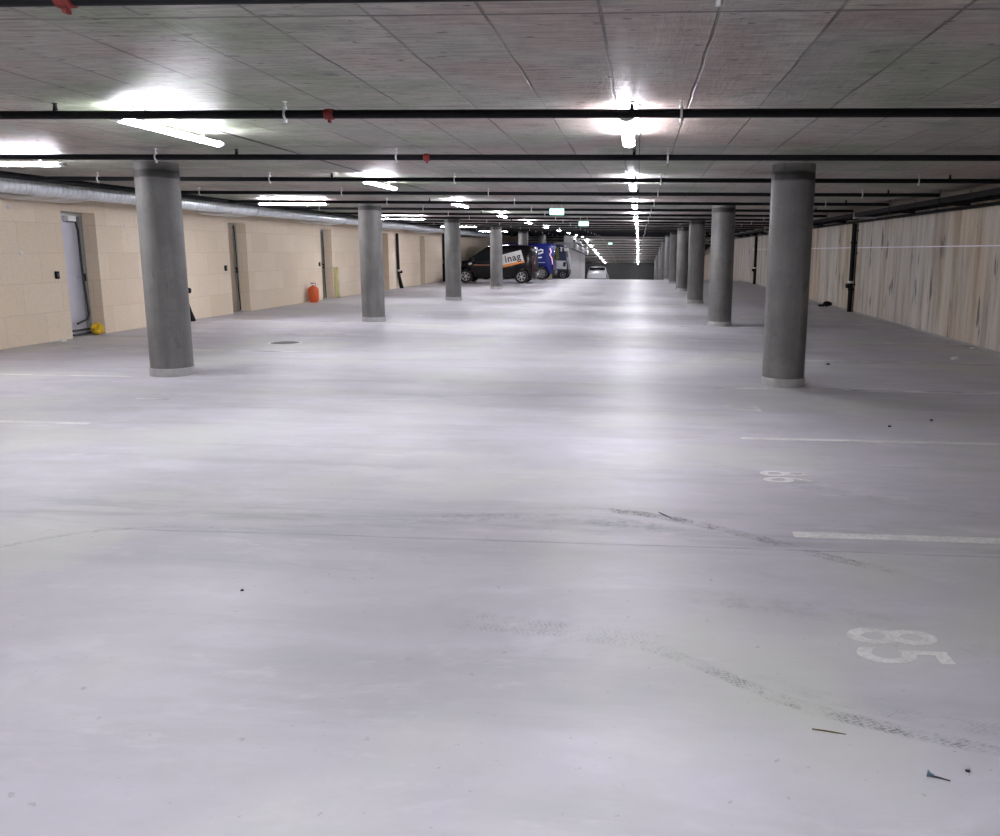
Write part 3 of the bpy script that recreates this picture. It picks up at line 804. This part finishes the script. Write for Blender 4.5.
# yellow things
M['yellow'] = plain('yellow_plastic', (.80, .52, .02), .5, vary=.2, sc=20)
def make_film():
    t = NT('thin_yellow_film'); n = t.noise(t.pos(), 7, 4)
    return t.set(Base_Color=t.mix(t.ramp(n, .35, .65), (.72, .66, .28), (.80, .76, .46)), Roughness=.45)
M['film'] = make_film()
bm = bmesh.new(); blob(bm, (WL - .06, 14.56, .10), .11, 1.0, .75, .92, .30, 3, 5); blob(bm, (WL + .02, 14.44, .055), .06, 1.2, 1.0, .85, .3, 2, 6)
tag(mesh_obj('plastic_bag', bm, M['yellow'], None, 50), 'crumpled yellow bag at the foot of the white leaf doorway', 'bag')
bm = bmesh.new(); grid = []
for i in range(11):
    row = []
    for j in range(9):
        z = .005 + 1.0 * i / 10; yy = 26.47 + .40 * j / 8 * (1 - .25 * i / 10)
        row.append(bm.verts.new((WL + .012 + .018 * (1 + math.sin(j * 1.9 + i * .5)), yy, z)))
    grid.append(row)
for i in range(10):
    for j in range(8): bm.faces.new((grid[i][j], grid[i][j + 1], grid[i + 1][j + 1], grid[i + 1][j]))
bmesh.ops.solidify(bm, geom=bm.faces[:], thickness=.004)
tag(mesh_obj('plastic_sheet', bm, M['film'], None, 60), 'pale yellow sheet hanging on the block wall beside the gas bottle doorway', 'sheet')

# ------------------------------------------------------------------ litter on the floor
M['paper'] = plain('white_paper', (.75, .75, .73), .8, vary=.05)
for i, (x, y, r, lab) in enumerate(((-9.80, 13.2, .05, 'crumpled white paper at the foot of the block wall by the white leaf doorway'), (4.91, 12.86, .045, 'crumpled white paper on the floor in the bay by the streaked wall'), (5.80, 14.45, .03, 'small white scrap lying against the foot of the streaked wall'))):
    bm = bmesh.new(); blob(bm, (x, y, r * .55), r, 1.4, 1, .55, .35, 2, 20 + i)
    tag(mesh_obj('paper_scrap', bm, M['paper'], None, 30), lab, 'litter', 'white scraps on the floor')
M['grit'] = plain('dark_grit', (.03, .03, .03), .8)
SPECK = [(2.79, 12.02, .022, 'black speck of dirt on the floor past the front numbered side column'), (2.40, 7.71, .012, 'black speck on the floor behind the thin white parking line'), (1.075, 2.413, .0065, 'tiny black pebble beside the bluish dowel'),
         (-1.865, 3.553, .007, 'tiny black speck alone on the open lane floor'), (2.9, 8.05, .012, 'black speck on the floor farther in the bay after the thin line'), (-7.25, 31.16, .07, 'dark clod lying in the bay in front of the door side column by the van')]
for i, (x, y, r, lab) in enumerate(SPECK):
    bm = bmesh.new(); blob(bm, (x, y, r * .6), r, 1.3, 1, .7, .3, 2, 40 + i)
    tag(mesh_obj('dirt_crumb', bm, M['grit'], None, 30), lab, 'litter', 'dark crumbs on the floor')
# small black bag by the streaked wall
bg = empty('small_bag', (5.66, 25.3, 0), 'small black bag dropped on the floor by the streaked wall', 'bag')
bm = bmesh.new(); blob(bm, (.08, 0, .08), .10, 1.3, .9, .78, .22, 3, 9); mesh_obj('bag_body', bm, M['black_matt'], bg, 50)
bm = bmesh.new(); blob(bm, (-.10, -.03, .04), .055, 1.9, .9, .7, .2, 2, 11); mesh_obj('flap', bm, M['black_matt'], bg, 50)
bm = bmesh.new(); tube(bm, [(-.02, 0, .11), (.02, 0, .155), (.09, 0, .165), (.14, 0, .13)], .009, 8); mesh_obj('strap', bm, M['black_matt'], bg, 50)
# dowel with a bluish head and a splinter
pl = empty('wall_dowel', (.945, 2.378, 0), 'thin bluish dowel lying on the floor below the dark zigzag tyre track', 'dowel')
M['bluegrey'] = plain('blue_grey_plastic', (.10, .17, .22), .45)
bm = bmesh.new(); tube(bm, [(0, 0, .006), (.025, -.009, .0055), (.055, -.022, .005)], [.0035, .003, .0022], 8); mesh_obj('shaft', bm, plain('dark_steel', (.06, .07, .08), .4, .6), pl, 40)
bm = bmesh.new(); lathe(bm, [(0, -.004), (.010, -.004), (.010, 0), (.0045, .006), (.0035, .016), (0, .016)], 14, axis='X'); place_bm(bm, (-.004, .002, .0105), (.92, -.36, -.1), (.36, .92, 0), (.1, 0, 1))
mesh_obj('head', bm, M['bluegrey'], pl, 40)
bm = bmesh.new(); tube(bm, [(.628, 2.607, .004), (.665, 2.60, .0045), (.70, 2.593, .004), (.738, 2.586, .003)], [.0022, .003, .0028, .0014], 6)
tag(mesh_obj('wood_splinter', bm, plain('dark_wood', (.13, .10, .06), .8), None, 50), 'thin brown wood splinter on the floor near the dowel', 'splinter')
bm = bmesh.new(); tube(bm, [(.155, 4.93, .005), (.19, 4.87, .007), (.235, 4.82, .004)], [.002, .005, .0015], 8)
tag(mesh_obj('wood_splinter', bm, plain('grey_wood', (.12, .115, .11), .8), None, 50), 'short dark splinter on the floor at the start of the curved tyre track', 'splinter')

# ------------------------------------------------------------------ vehicles
def lerp_tab(tab, x):
    if x <= tab[0][0]: return tab[0][1]
    for (a, va), (b, vb) in zip(tab, tab[1:]):
        if x <= b: return va + (vb - va) * (x - a) / (b - a)
    return tab[-1][1]
class Vehicle:
    """x forward along the vehicle from the rear bumper (0), y to its left, z up."""
    def __init__(self, L, hw, top, belt, bot, wheels, wr, arch, topw, endround=.12):
        self.__dict__.update(locals())
    def arch_z(self, x, zb):
        for w in self.wheels:
            d = abs(x - w)
            if d < self.arch: zb = max(zb, self.wr + math.sqrt(self.arch ** 2 - d * d))
        return zb
    def halfw(self, x):
        e = min(x, self.L - x); k = 1.0
        if e < .5: k = 1 - .14 * (1 - e / .5) ** 2
        return self.hw * k
    def ring(self, x):
        w = self.halfw(x); zt = lerp_tab(self.top, x); zb = self.arch_z(x, lerp_tab(self.bot, x)); zl = min(lerp_tab(self.belt, x), zt - .05)
        zb2 = min(zb, zl - .06); tw = min(w * lerp_tab(self.topw, x), w)
        m = zb2 + (zl - zb2) * .5
        rr = min(.10, (zt - zl) * .4)
        return [(0, zb2), (w * .86, zb2), (w * .97, zb2 + min(.05, (zl - zb2) * .2)), (w, m), (w * .985, zl), (tw + (w * .985 - tw) * .25, zl + (zt - zl) * .72), (tw, zt - rr), (tw - rr * .45, zt - rr * .3), (tw - rr * 1.4, zt), (0, zt + .012)]
    def side_y(self, x, z):
        r = self.ring(x)[2:8]
        for (a, za), (b, zb) in zip(r, r[1:]):
            if za <= z <= zb: return a + (b - a) * (z - za) / max(1e-6, zb - za)
        return r[0][0] if z < r[0][1] else r[-1][0]
    def body(self):
        bm = bmesh.new(); xs = sorted(set([i * self.L / 70 for i in range(71)] + [p[0] for p in self.top if 0 <= p[0] <= self.L]))
        rings = []
        for x in xs:
            h = self.ring(x); pts = h + [(-a, b) for a, b in h[-2:0:-1]]
            rings.append([bm.verts.new((x, a, b)) for a, b in pts])
        for a, b in zip(rings, rings[1:]):
            for k in range(len(a)): bm.faces.new((a[k], a[(k + 1) % len(a)], b[(k + 1) % len(a)], b[k]))
        bm.faces.new(rings[0][::-1]); bm.faces.new(rings[-1]); return bm
    def panel(self, poly, side, off=.006, nx=14, nz=6, th=.012):
        """poly: four corners (x, z) - lower rear, lower front, upper front, upper rear - laid on the side skin."""
        bm = bmesh.new(); g = []
        for j in range(nz + 1):
            row = []; t = j / nz
            for i in range(nx + 1):
                s = i / nx
                x = (poly[0][0] * (1 - s) + poly[1][0] * s) * (1 - t) + (poly[3][0] * (1 - s) + poly[2][0] * s) * t
                z = (poly[0][1] * (1 - s) + poly[1][1] * s) * (1 - t) + (poly[3][1] * (1 - s) + poly[2][1] * s) * t
                row.append((x, self.side_y(x, z), z))
            g.append(row)
        outer = [[bm.verts.new((x, side * (y + off), z)) for x, y, z in r] for r in g]
        inner = [[bm.verts.new((x, side * (y + off - th), z)) for x, y, z in r] for r in g]
        for A in (outer, inner):
            for j in range(nz):
                for i in range(nx): bm.faces.new((A[j][i], A[j][i + 1], A[j + 1][i + 1], A[j + 1][i]))
        loop = [(0, i) for i in range(nx)] + [(j, nx) for j in range(nz)] + [(nz, i) for i in range(nx, 0, -1)] + [(j, 0) for j in range(nz, 0, -1)]
        for (a, b), (c, d) in zip(loop, loop[1:] + loop[:1]): bm.faces.new((outer[a][b], outer[c][d], inner[c][d], inner[a][b]))
        return bm
    def lay(self, bm, x, z, side, off=.010, tilt=0.0):
        """lay a flat lettering mesh on the side skin; it reads correctly from outside on that side."""
        c, s = math.cos(tilt), math.sin(tilt); ex = -1 if side > 0 else 1
        for v in bm.verts:
            a, b, h = v.co.x * c - v.co.y * s, v.co.x * s + v.co.y * c, v.co.z
            X, Z = x + ex * a, z + b
            v.co = Vector((X, side * (self.side_y(X, Z) + off + h), Z))
        return bm
    def screen(self, x0, x1, z0, z1, inset=.10, n=8):
        """glass over the sloping front between (x0,z0) and (x1,z1), x0 lower front."""
        bm = bmesh.new(); A = []; B = []
        for i in range(n + 1):
            t = i / n; x = x0 + (x1 - x0) * t; r = self.ring(x); zt = lerp_tab(self.top, x)
            wl = max(.2, r[6][0] - inset * .5)
            A.append([bm.verts.new((x + .008, wl * q, zt + .018 - .015 * abs(q) ** 3)) for q in (-1, -.5, 0, .5, 1)])
            B.append([bm.verts.new((x - .006, wl * q, zt + .000 - .015 * abs(q) ** 3)) for q in (-1, -.5, 0, .5, 1)])
        for S in (A, B):
            for a, b in zip(S, S[1:]):
                for k in range(4): bm.faces.new((a[k], a[k + 1], b[k + 1], b[k]))
        edge = [(0, k) for k in range(4)] + [(i, 4) for i in range(n)] + [(n, k) for k in range(4, 0, -1)] + [(i, 0) for i in range(n, 0, -1)]
        for (a, b), (c, d) in zip(edge, edge[1:] + edge[:1]): bm.faces.new((A[a][b], A[c][d], B[c][d], B[a][b]))
        return bm
M['tyre'] = plain('tyre_rubber', (.012, .012, .012), .8)
M['alloy'] = plain('silver_alloy', (.68, .69, .70), .35, .6, .05)
M['dull_rim'] = plain('grey_steel_rim', (.30, .31, .32), .5, .5, .1)
M['glass'] = plain('dark_car_glass', (.015, .018, .02), .08, vary=.1, spec=.6)
M['trim_black'] = plain('black_bumper_plastic', (.014, .014, .015), .6)
M['tail_red'] = plain('red_lamp_glass', (.04, .004, .005), .25)
M['lamp_white'] = plain('clear_lamp_glass', (.8, .82, .84), .15)
def wheel(parent, x, y, r, side, rimmat, spokes=6):
    w = bpy.data.objects.new('wheel', None); w.location = (x, y, r); link(w, parent)
    bm = bmesh.new(); lathe(bm, [(r * .66, -.10), (r * .90, -.105), (r * .985, -.08), (r, -.03), (r, .03), (r * .985, .08), (r * .90, .105), (r * .66, .10), (r * .64, 0), (r * .66, -.10)], 36, axis='Y', caps=False); mesh_obj('tyre', bm, M['tyre'], w, 50)
    bm = bmesh.new(); q = side
    lathe(bm, [(r * .68, q * .02), (r * .68, q * .095), (r * .62, q * .10), (r * .60, q * .06), (r * .60, q * .02)], 36, axis='Y', caps=False)
    lathe(bm, [(0, q * .085), (r * .14, q * .085), (r * .16, q * .06), (r * .16, q * .02)], 18, axis='Y')
    for k in range(spokes):
        a = 2 * PI * k / spokes + .3
        for da in (-.09, .09):
            tube(bm, [(math.cos(a) * r * .12, q * .075, math.sin(a) * r * .12), (math.cos(a + da) * r * .63, q * .085, math.sin(a + da) * r * .63)], r * .045, 6)
    mesh_obj('rim', bm, rimmat, w, 40)
    bm = bmesh.new(); lathe(bm, [(0, q * .0), (r * .6, q * .0), (r * .6, q * .02), (0, q * .02)], 24, axis='Y'); mesh_obj('brake_disc', bm, M['trim_black'], w, 40)
def outfit(root, V, paint, rim, windows, lower=None, mirror_x=None, handles=(), screen=None, front_lamps=True, spokes=6, tail=(.55, 1.35), rear_glass=None):
    mesh_obj('body', V.body(), paint, root, 38)
    for s in (-1, 1):
        for poly in windows: mesh_obj('side_window', V.panel(poly, s), M['glass'], root, 40)
        for x in V.wheels: wheel(root, x, s * (V.hw - .10), V.wr, s, rim, spokes)
        for x, z in handles:
            bm = bmesh.new(); y = V.side_y(x, z); box(bm, x - .09, x + .09, s * (y + .015) - .015, s * (y + .015) + .015, z - .015, z + .015, .006); mesh_obj('door_handle', bm, M['trim_black'], root)
        if mirror_x:
            x, z = mirror_x; y = V.side_y(x, z)
            bm = bmesh.new(); box(bm, x - .06, x + .06, min(s * (y + .05), s * (y + .21)), max(s * (y + .05), s * (y + .21)), z - .02, z + .18, .03); tube(bm, [(x, s * (y - .01), z + .03), (x, s * (y + .08), z + .05)], .025, 8); mesh_obj('wing_mirror', bm, M['trim_black'], root, 40)
        bm = V.panel([(.015, tail[0]), (.11, tail[0]), (.10, tail[1]), (.02, tail[1])], s, .010, 3, 6, .03); mesh_obj('tail_lamp', bm, M['tail_red'], root, 40)
        if front_lamps:
            zt = lerp_tab(V.top, V.L - .25)
            bm = V.panel([(V.L - .52, zt - .30), (V.L - .06, zt - .34), (V.L - .10, zt - .16), (V.L - .45, zt - .10)], s, .010, 6, 4, .03); mesh_obj('headlamp', bm, M['lamp_white'], root, 40)
    for nm, x0, x1 in (('rear_bumper', -.07, .10), ('front_bumper', V.L - .12, V.L + .06)):
        bm = bmesh.new(); w = V.halfw(.1) - .01; box(bm, x0, x1, -w, w, .26, .56, .05); mesh_obj(nm, bm, M['trim_black'], root, 40)
    if screen: mesh_obj('windscreen', V.screen(*screen), M['glass'], root, 40)
    x = -.012; bm = bmesh.new(); w = V.halfw(0) * lerp_tab(V.topw, 0) - .14; zt = lerp_tab(V.top, 0)
    
    if rear_glass: bm.free(); bm = V.screen(*rear_glass)
    else: box(bm, x - .004, x + .03, -w, w, min(1.05, zt - .5), zt - .16, .02)
    mesh_obj('rear_window', bm, M['glass'], root, 40)
    bm = bmesh.new(); box(bm, -.085, -.068, -.26, .26, .60 - .22, .60 - .11, .004); mesh_obj('number_plate', bm, M['lamp_white'], root)

# --- black delivery van, nose toward the block wall
LV = 4.32
VB = Vehicle(LV, .905, [(0, 1.72), (.06, 1.80), (.25, 1.85), (1.2, 1.87), (2.0, 1.85), (2.32, 1.78), (3.32, 1.12), (3.40, 1.09), (3.95, .98), (4.18, .86), (4.32, .70)],
             [(0, 1.05), (2.0, 1.05), (3.3, 1.02), (3.6, .92), (4.32, .60)], [(0, .34), (.3, .27), (3.9, .25), (4.32, .30)], (.64, 3.40), .325, .40,
             [(0, .86), (2.2, .84), (3.3, .88), (3.9, .90), (4.32, .86)])
vx = -5.74 + .64
van = empty('delivery_van', (vx, 40.85, 0), 'black delivery van with white sign panel parked nose to the block wall', 'van', None, PI)
M['van_black'] = plain('gloss_black_paint', (.004, .0035, .005), .22, vary=.1, coat=.15, spec=.25)
outfit(van, VB, M['van_black'], M['alloy'], [[(2.20, 1.10), (3.12, 1.10), (2.50, 1.62), (2.20, 1.64)]], mirror_x=(3.02, 1.06), handles=((2.05, .98), (1.9, .98)), screen=(3.26, 2.36, 0, 0), spokes=6)
# van is turned by 180 degrees: the side facing the camera is its own +y side
SD = 1
M['sign_white'] = plain('white_vinyl', (.80, .80, .79), .4, vary=.03); M['sign_orange'] = plain('orange_vinyl', (.78, .26, .04), .4, vary=.1); M['sign_black'] = plain('black_vinyl', (.015, .015, .03), .4)
def at(px_m): return px_m
# white slanted panel: from behind the column to near the rear wheel
pan = VB.panel([(.50, 1.09), (1.86, .80), (1.93, 1.30), (.66, 1.62)], SD, .010, 14, 6, .014); po = mesh_obj('sign_panel', pan, M['sign_white'], van, 40); po['label'] = 'slanted white sign panel'
bm = VB.panel([(.46, 1.02), (1.90, .68), (1.87, .82), (.50, 1.12)], SD, .014, 14, 3, .016); o = mesh_obj('sign_stripe', bm, M['sign_orange'], van, 40); o['label'] = 'orange stripe under the sign'
bm = VB.lay(text_bm('inag', .46, .002, .008, 1.1), 1.06, 1.23, SD, .022, math.radians(13)); mesh_obj('sign_letters', bm, M['sign_black'], van)
bm = VB.panel([(2.20, .86), (2.98, .86), (2.98, .90), (2.20, .90)], SD, .008, 10, 1, .012); o = mesh_obj('door_stripe', bm, plain('pale_orange_vinyl', (.50, .20, .12), .4), van, 40); o['label'] = 'small orange line on the door'
bm = VB.lay(text_bm('. ... .. ....', .16, .001), 2.6, .95, SD, .012); bm.free()
bm = VB.panel([(3.06, .93), (3.22, .86), (3.26, .95), (3.12, 1.0)], SD, .009, 4, 2, .012); o = mesh_obj('side_badge', bm, M['lamp_white'], van, 40); o['label'] = 'pale badge behind the front wheel'

# --- blue van behind it
VBL = Vehicle(4.95, .95, [(0, 1.88), (.06, 1.94), (.3, 1.98), (2.6, 1.98), (3.3, 1.93), (4.15, 1.20), (4.25, 1.16), (4.75, 1.02), (4.95, .76)],
              [(0, 1.08), (3.5, 1.06), (4.4, .96), (4.95, .66)], [(0, .36), (.3, .28), (4.5, .26), (4.95, .32)], (.68, 3.74), .335, .41,
              [(0, .87), (3.0, .86), (4.2, .88), (4.95, .86)])
bvan = empty('delivery_van', (-5.40 + .68, 46.22, 0), 'dark blue van with white lettering parked behind the black van', 'van', None, PI)
M['van_blue'] = plain('gloss_blue_paint', (.008, .013, .12), .3, vary=.1, coat=.1, spec=.25)
outfit(bvan, VBL, M['van_blue'], M['dull_rim'], [[(3.0, 1.12), (4.0, 1.12), (3.35, 1.72), (3.0, 1.74)]], mirror_x=(3.85, 1.08), handles=((2.9, 1.0),), screen=(4.08, 3.36, 0, 0), spokes=8)
def squiggle(V, pts, r, parent, mat, name, label, side=1):
    bm = bmesh.new(); tube(bm, [(x, side * (V.side_y(x, z) + .008), z) for x, z in pts], r, 6)
    o = mesh_obj(name, bm, mat, parent, 50); o['label'] = label
squiggle(VBL, [(1.06, 1.60), (.94, 1.68), (.82, 1.58), (.70, 1.66), (.56, 1.60)], .05, bvan, M['sign_white'], 'lettering_line', 'upper wavy white lettering')
squiggle(VBL, [(1.0, 1.38), (.85, 1.42), (.70, 1.46), (.56, 1.52)], .045, bvan, M['sign_white'], 'lettering_line', 'middle wavy white lettering')
squiggle(VBL, [(.94, 1.22), (.80, 1.21), (.64, 1.23)], .036, bvan, M['sign_white'], 'lettering_line', 'lower white lettering')
squiggle(VBL, [(1.04, .94), (.80, .945), (.46, .95)], .018, bvan, M['sign_white'], 'lettering_line', 'thin white line above the wheel')
squiggle(VBL, [(1.42, 1.80), (1.30, 1.66), (1.42, 1.50), (1.28, 1.36), (1.40, 1.20), (1.30, 1.02), (1.22, .88)], .055, bvan, M['sign_white'], 'swirl_graphic', 'curling white graphic on the side')
squiggle(VBL, [(.20, 1.72), (.12, 1.55), (.20, 1.38), (.10, 1.2), (.06, 1.0), (.05, .85)], .04, bvan, plain('pink_white_vinyl', (.75, .50, .55), .4), 'edge_graphic', 'pinkish white graphic by the tail lamp')

# --- white and dark van with its front to the lane
VW = Vehicle(4.48, .93, [(0, 1.92), (.06, 1.98), (.3, 2.02), (4.0, 2.02), (4.24, 1.98), (4.40, 1.20), (4.43, 1.12), (4.48, .80)],
             [(0, 1.10), (4.2, 1.10), (4.6, .70)], [(0, .40), (4.6, .42)], (.9, 4.20), .27, .28,
             [(0, .9), (4.0, .90), (4.6, .9)])
wvan = empty('curtained_van', (-4.38 - 4.28, 49.2, floor_z(49.2)), 'white van with dark curtained upper half standing before the grey stair core', 'van', None, 0)
M['van_white'] = plain('white_paint', (.60, .60, .62), .35, vary=.04, coat=.3)
M['navy'] = plain('navy_paint', (.012, .018, .06), .4, spec=.25)
outfit(wvan, VW, M['navy'], M['dull_rim'], [], mirror_x=None, handles=((3.3, 1.0),), screen=(4.385, 4.26, 0, 0), front_lamps=True, spokes=5)
SW = -1
M['curtain'] = None
def make_curtain():
    t = NT('brown_and_olive_curtain'); o = t.pos('Object'); x, y, z = t.sep(o)
    w = t.math('SINE', t.math('MULTIPLY', x, 32)); f = t.ramp(x, 3.62, 3.72)
    c = t.mix(f, (.13, .075, .06), (.18, .16, .035)); c = t.mix(t.ramp(w, -1, 1, 0, .5), c, (.04, .03, .02))
    return t.set(Base_Color=c, Roughness=.6)
bm = VW.panel([(2.0, 1.16), (3.98, 1.16), (3.94, 1.86), (2.0, 1.86)], SW, .010, 16, 6, .014); o = mesh_obj('curtained_window', bm, make_curtain(), wvan, 40); o['label'] = 'window with brown and olive curtains'
bm = VW.panel([(4.00, 1.08), (4.36, 1.08), (4.22, 1.92), (3.97, 1.94)], SW, .012, 6, 6, .014); o = mesh_obj('cab_pillar', bm, M['navy'], wvan, 40); o['label'] = 'dark blue cab side'
for sd in (-1, 1):
    for xa, xb in ((.06, .52), (1.24, 3.88)):
        bm = VW.panel([(xa, .46), (xb, .46), (xb, 1.09), (xa, 1.09)], sd, .006, 12, 6, .012); o = mesh_obj('lower_side', bm, M['van_white'], wvan, 40); o['label'] = 'white lower half of the side'
    bm = VW.panel([(3.86, .60), (4.43, .60), (4.40, 1.09), (3.86, 1.09)], sd, .006, 8, 4, .012); o = mesh_obj('lower_side', bm, M['van_white'], wvan, 40); o['label'] = 'white lower half of the side'
bm = bmesh.new(); xq, zq = 4.10, 1.72; box(bm, xq - .05, xq + .05, -VW.side_y(xq, zq) - .05, -VW.side_y(xq, zq) - .01, zq - .10, zq + .10, .02); o = mesh_obj('marker_lamp', bm, M['lamp_white'], wvan, 40); o['label'] = 'small white marker lamp'
bm = VW.panel([(4.20, .74), (4.36, .74), (4.36, 1.00), (4.22, 1.02)], SW, .012, 6, 4, .014); o = mesh_obj('cab_recess', bm, M['trim_black'], wvan, 40); o['label'] = 'black corner panel'

# --- pale car down the ramp, seen from behind
VC = Vehicle(4.1, .88, [(0, 1.05), (.10, 1.20), (.55, 1.50), (.9, 1.55), (2.0, 1.55), (2.4, 1.46), (3.1, 1.02), (3.9, .86), (4.1, .62)],
             [(0, .9), (3.0, .92), (4.1, .55)], [(0, .34), (4.1, .30)], (.75, 3.3), .32, .38, [(0, .86), (.6, .74), (2.2, .76), (3.2, .88), (4.1, .86)])
car = empty('parked_car', (-3.45, 68.0, floor_z(68.0)), 'pale silver car low on the ramp beyond the grey stair core', 'car', None, PI / 2)
car.rotation_euler = (math.atan(-.062) * 0, .062, PI / 2)
outfit(car, VC, plain('silver_paint', (.55, .56, .58), .3, .3, .04, coat=.4), M['alloy'], [[(.75, .98), (2.85, .98), (2.3, 1.40), (.95, 1.42)]], mirror_x=(2.75, .98), screen=(3.05, 2.42, 0, 0), tail=(.62, .95), rear_glass=(.16, .52, 0, 0))

# ------------------------------------------------------------------ world, camera, colour
w = bpy.data.worlds.new('hall_ambient'); scene.world = w; w.use_nodes = True
w.node_tree.nodes['Background'].inputs[0].default_value = (.75, .8, .9, 1); w.node_tree.nodes['Background'].inputs[1].default_value = 0.02

F_PX, PX, PY, YAW, PITCH, ROLL, H = 813.4, 582.14, 395.41, .0674, .1763, .0086, 1.62
cy, sy, cp, sp, cr, sr = math.cos(YAW), math.sin(YAW), math.cos(PITCH), math.sin(PITCH), math.cos(ROLL), math.sin(ROLL)
fwd = Vector((-sy * cp, cy * cp, -sp)); right = Vector((cy, sy, 0)); up = right.cross(fwd)
r2 = right * cr + up * sr; u2 = right * -sr + up * cr
cam = bpy.data.cameras.new('camera'); co = bpy.data.objects.new('camera', cam); link(co)
co.matrix_world = Matrix(((r2.x, u2.x, -fwd.x, 0), (r2.y, u2.y, -fwd.y, 0), (r2.z, u2.z, -fwd.z, H), (0, 0, 0, 1)))
cam.sensor_fit = 'HORIZONTAL'; cam.sensor_width = 36.0; cam.lens = F_PX * 36.0 / 1000.0
cam.shift_x = -(PX - 500) / 1000.0; cam.shift_y = (PY - 418) / 1000.0
cam.clip_start = .05; cam.clip_end = 300
scene.camera = co
vs = scene.view_settings; vs.view_transform = 'Standard'; vs.look = 'None'; vs.gamma = 1.0; vs.use_curve_mapping = False
vs.exposure = 0.12
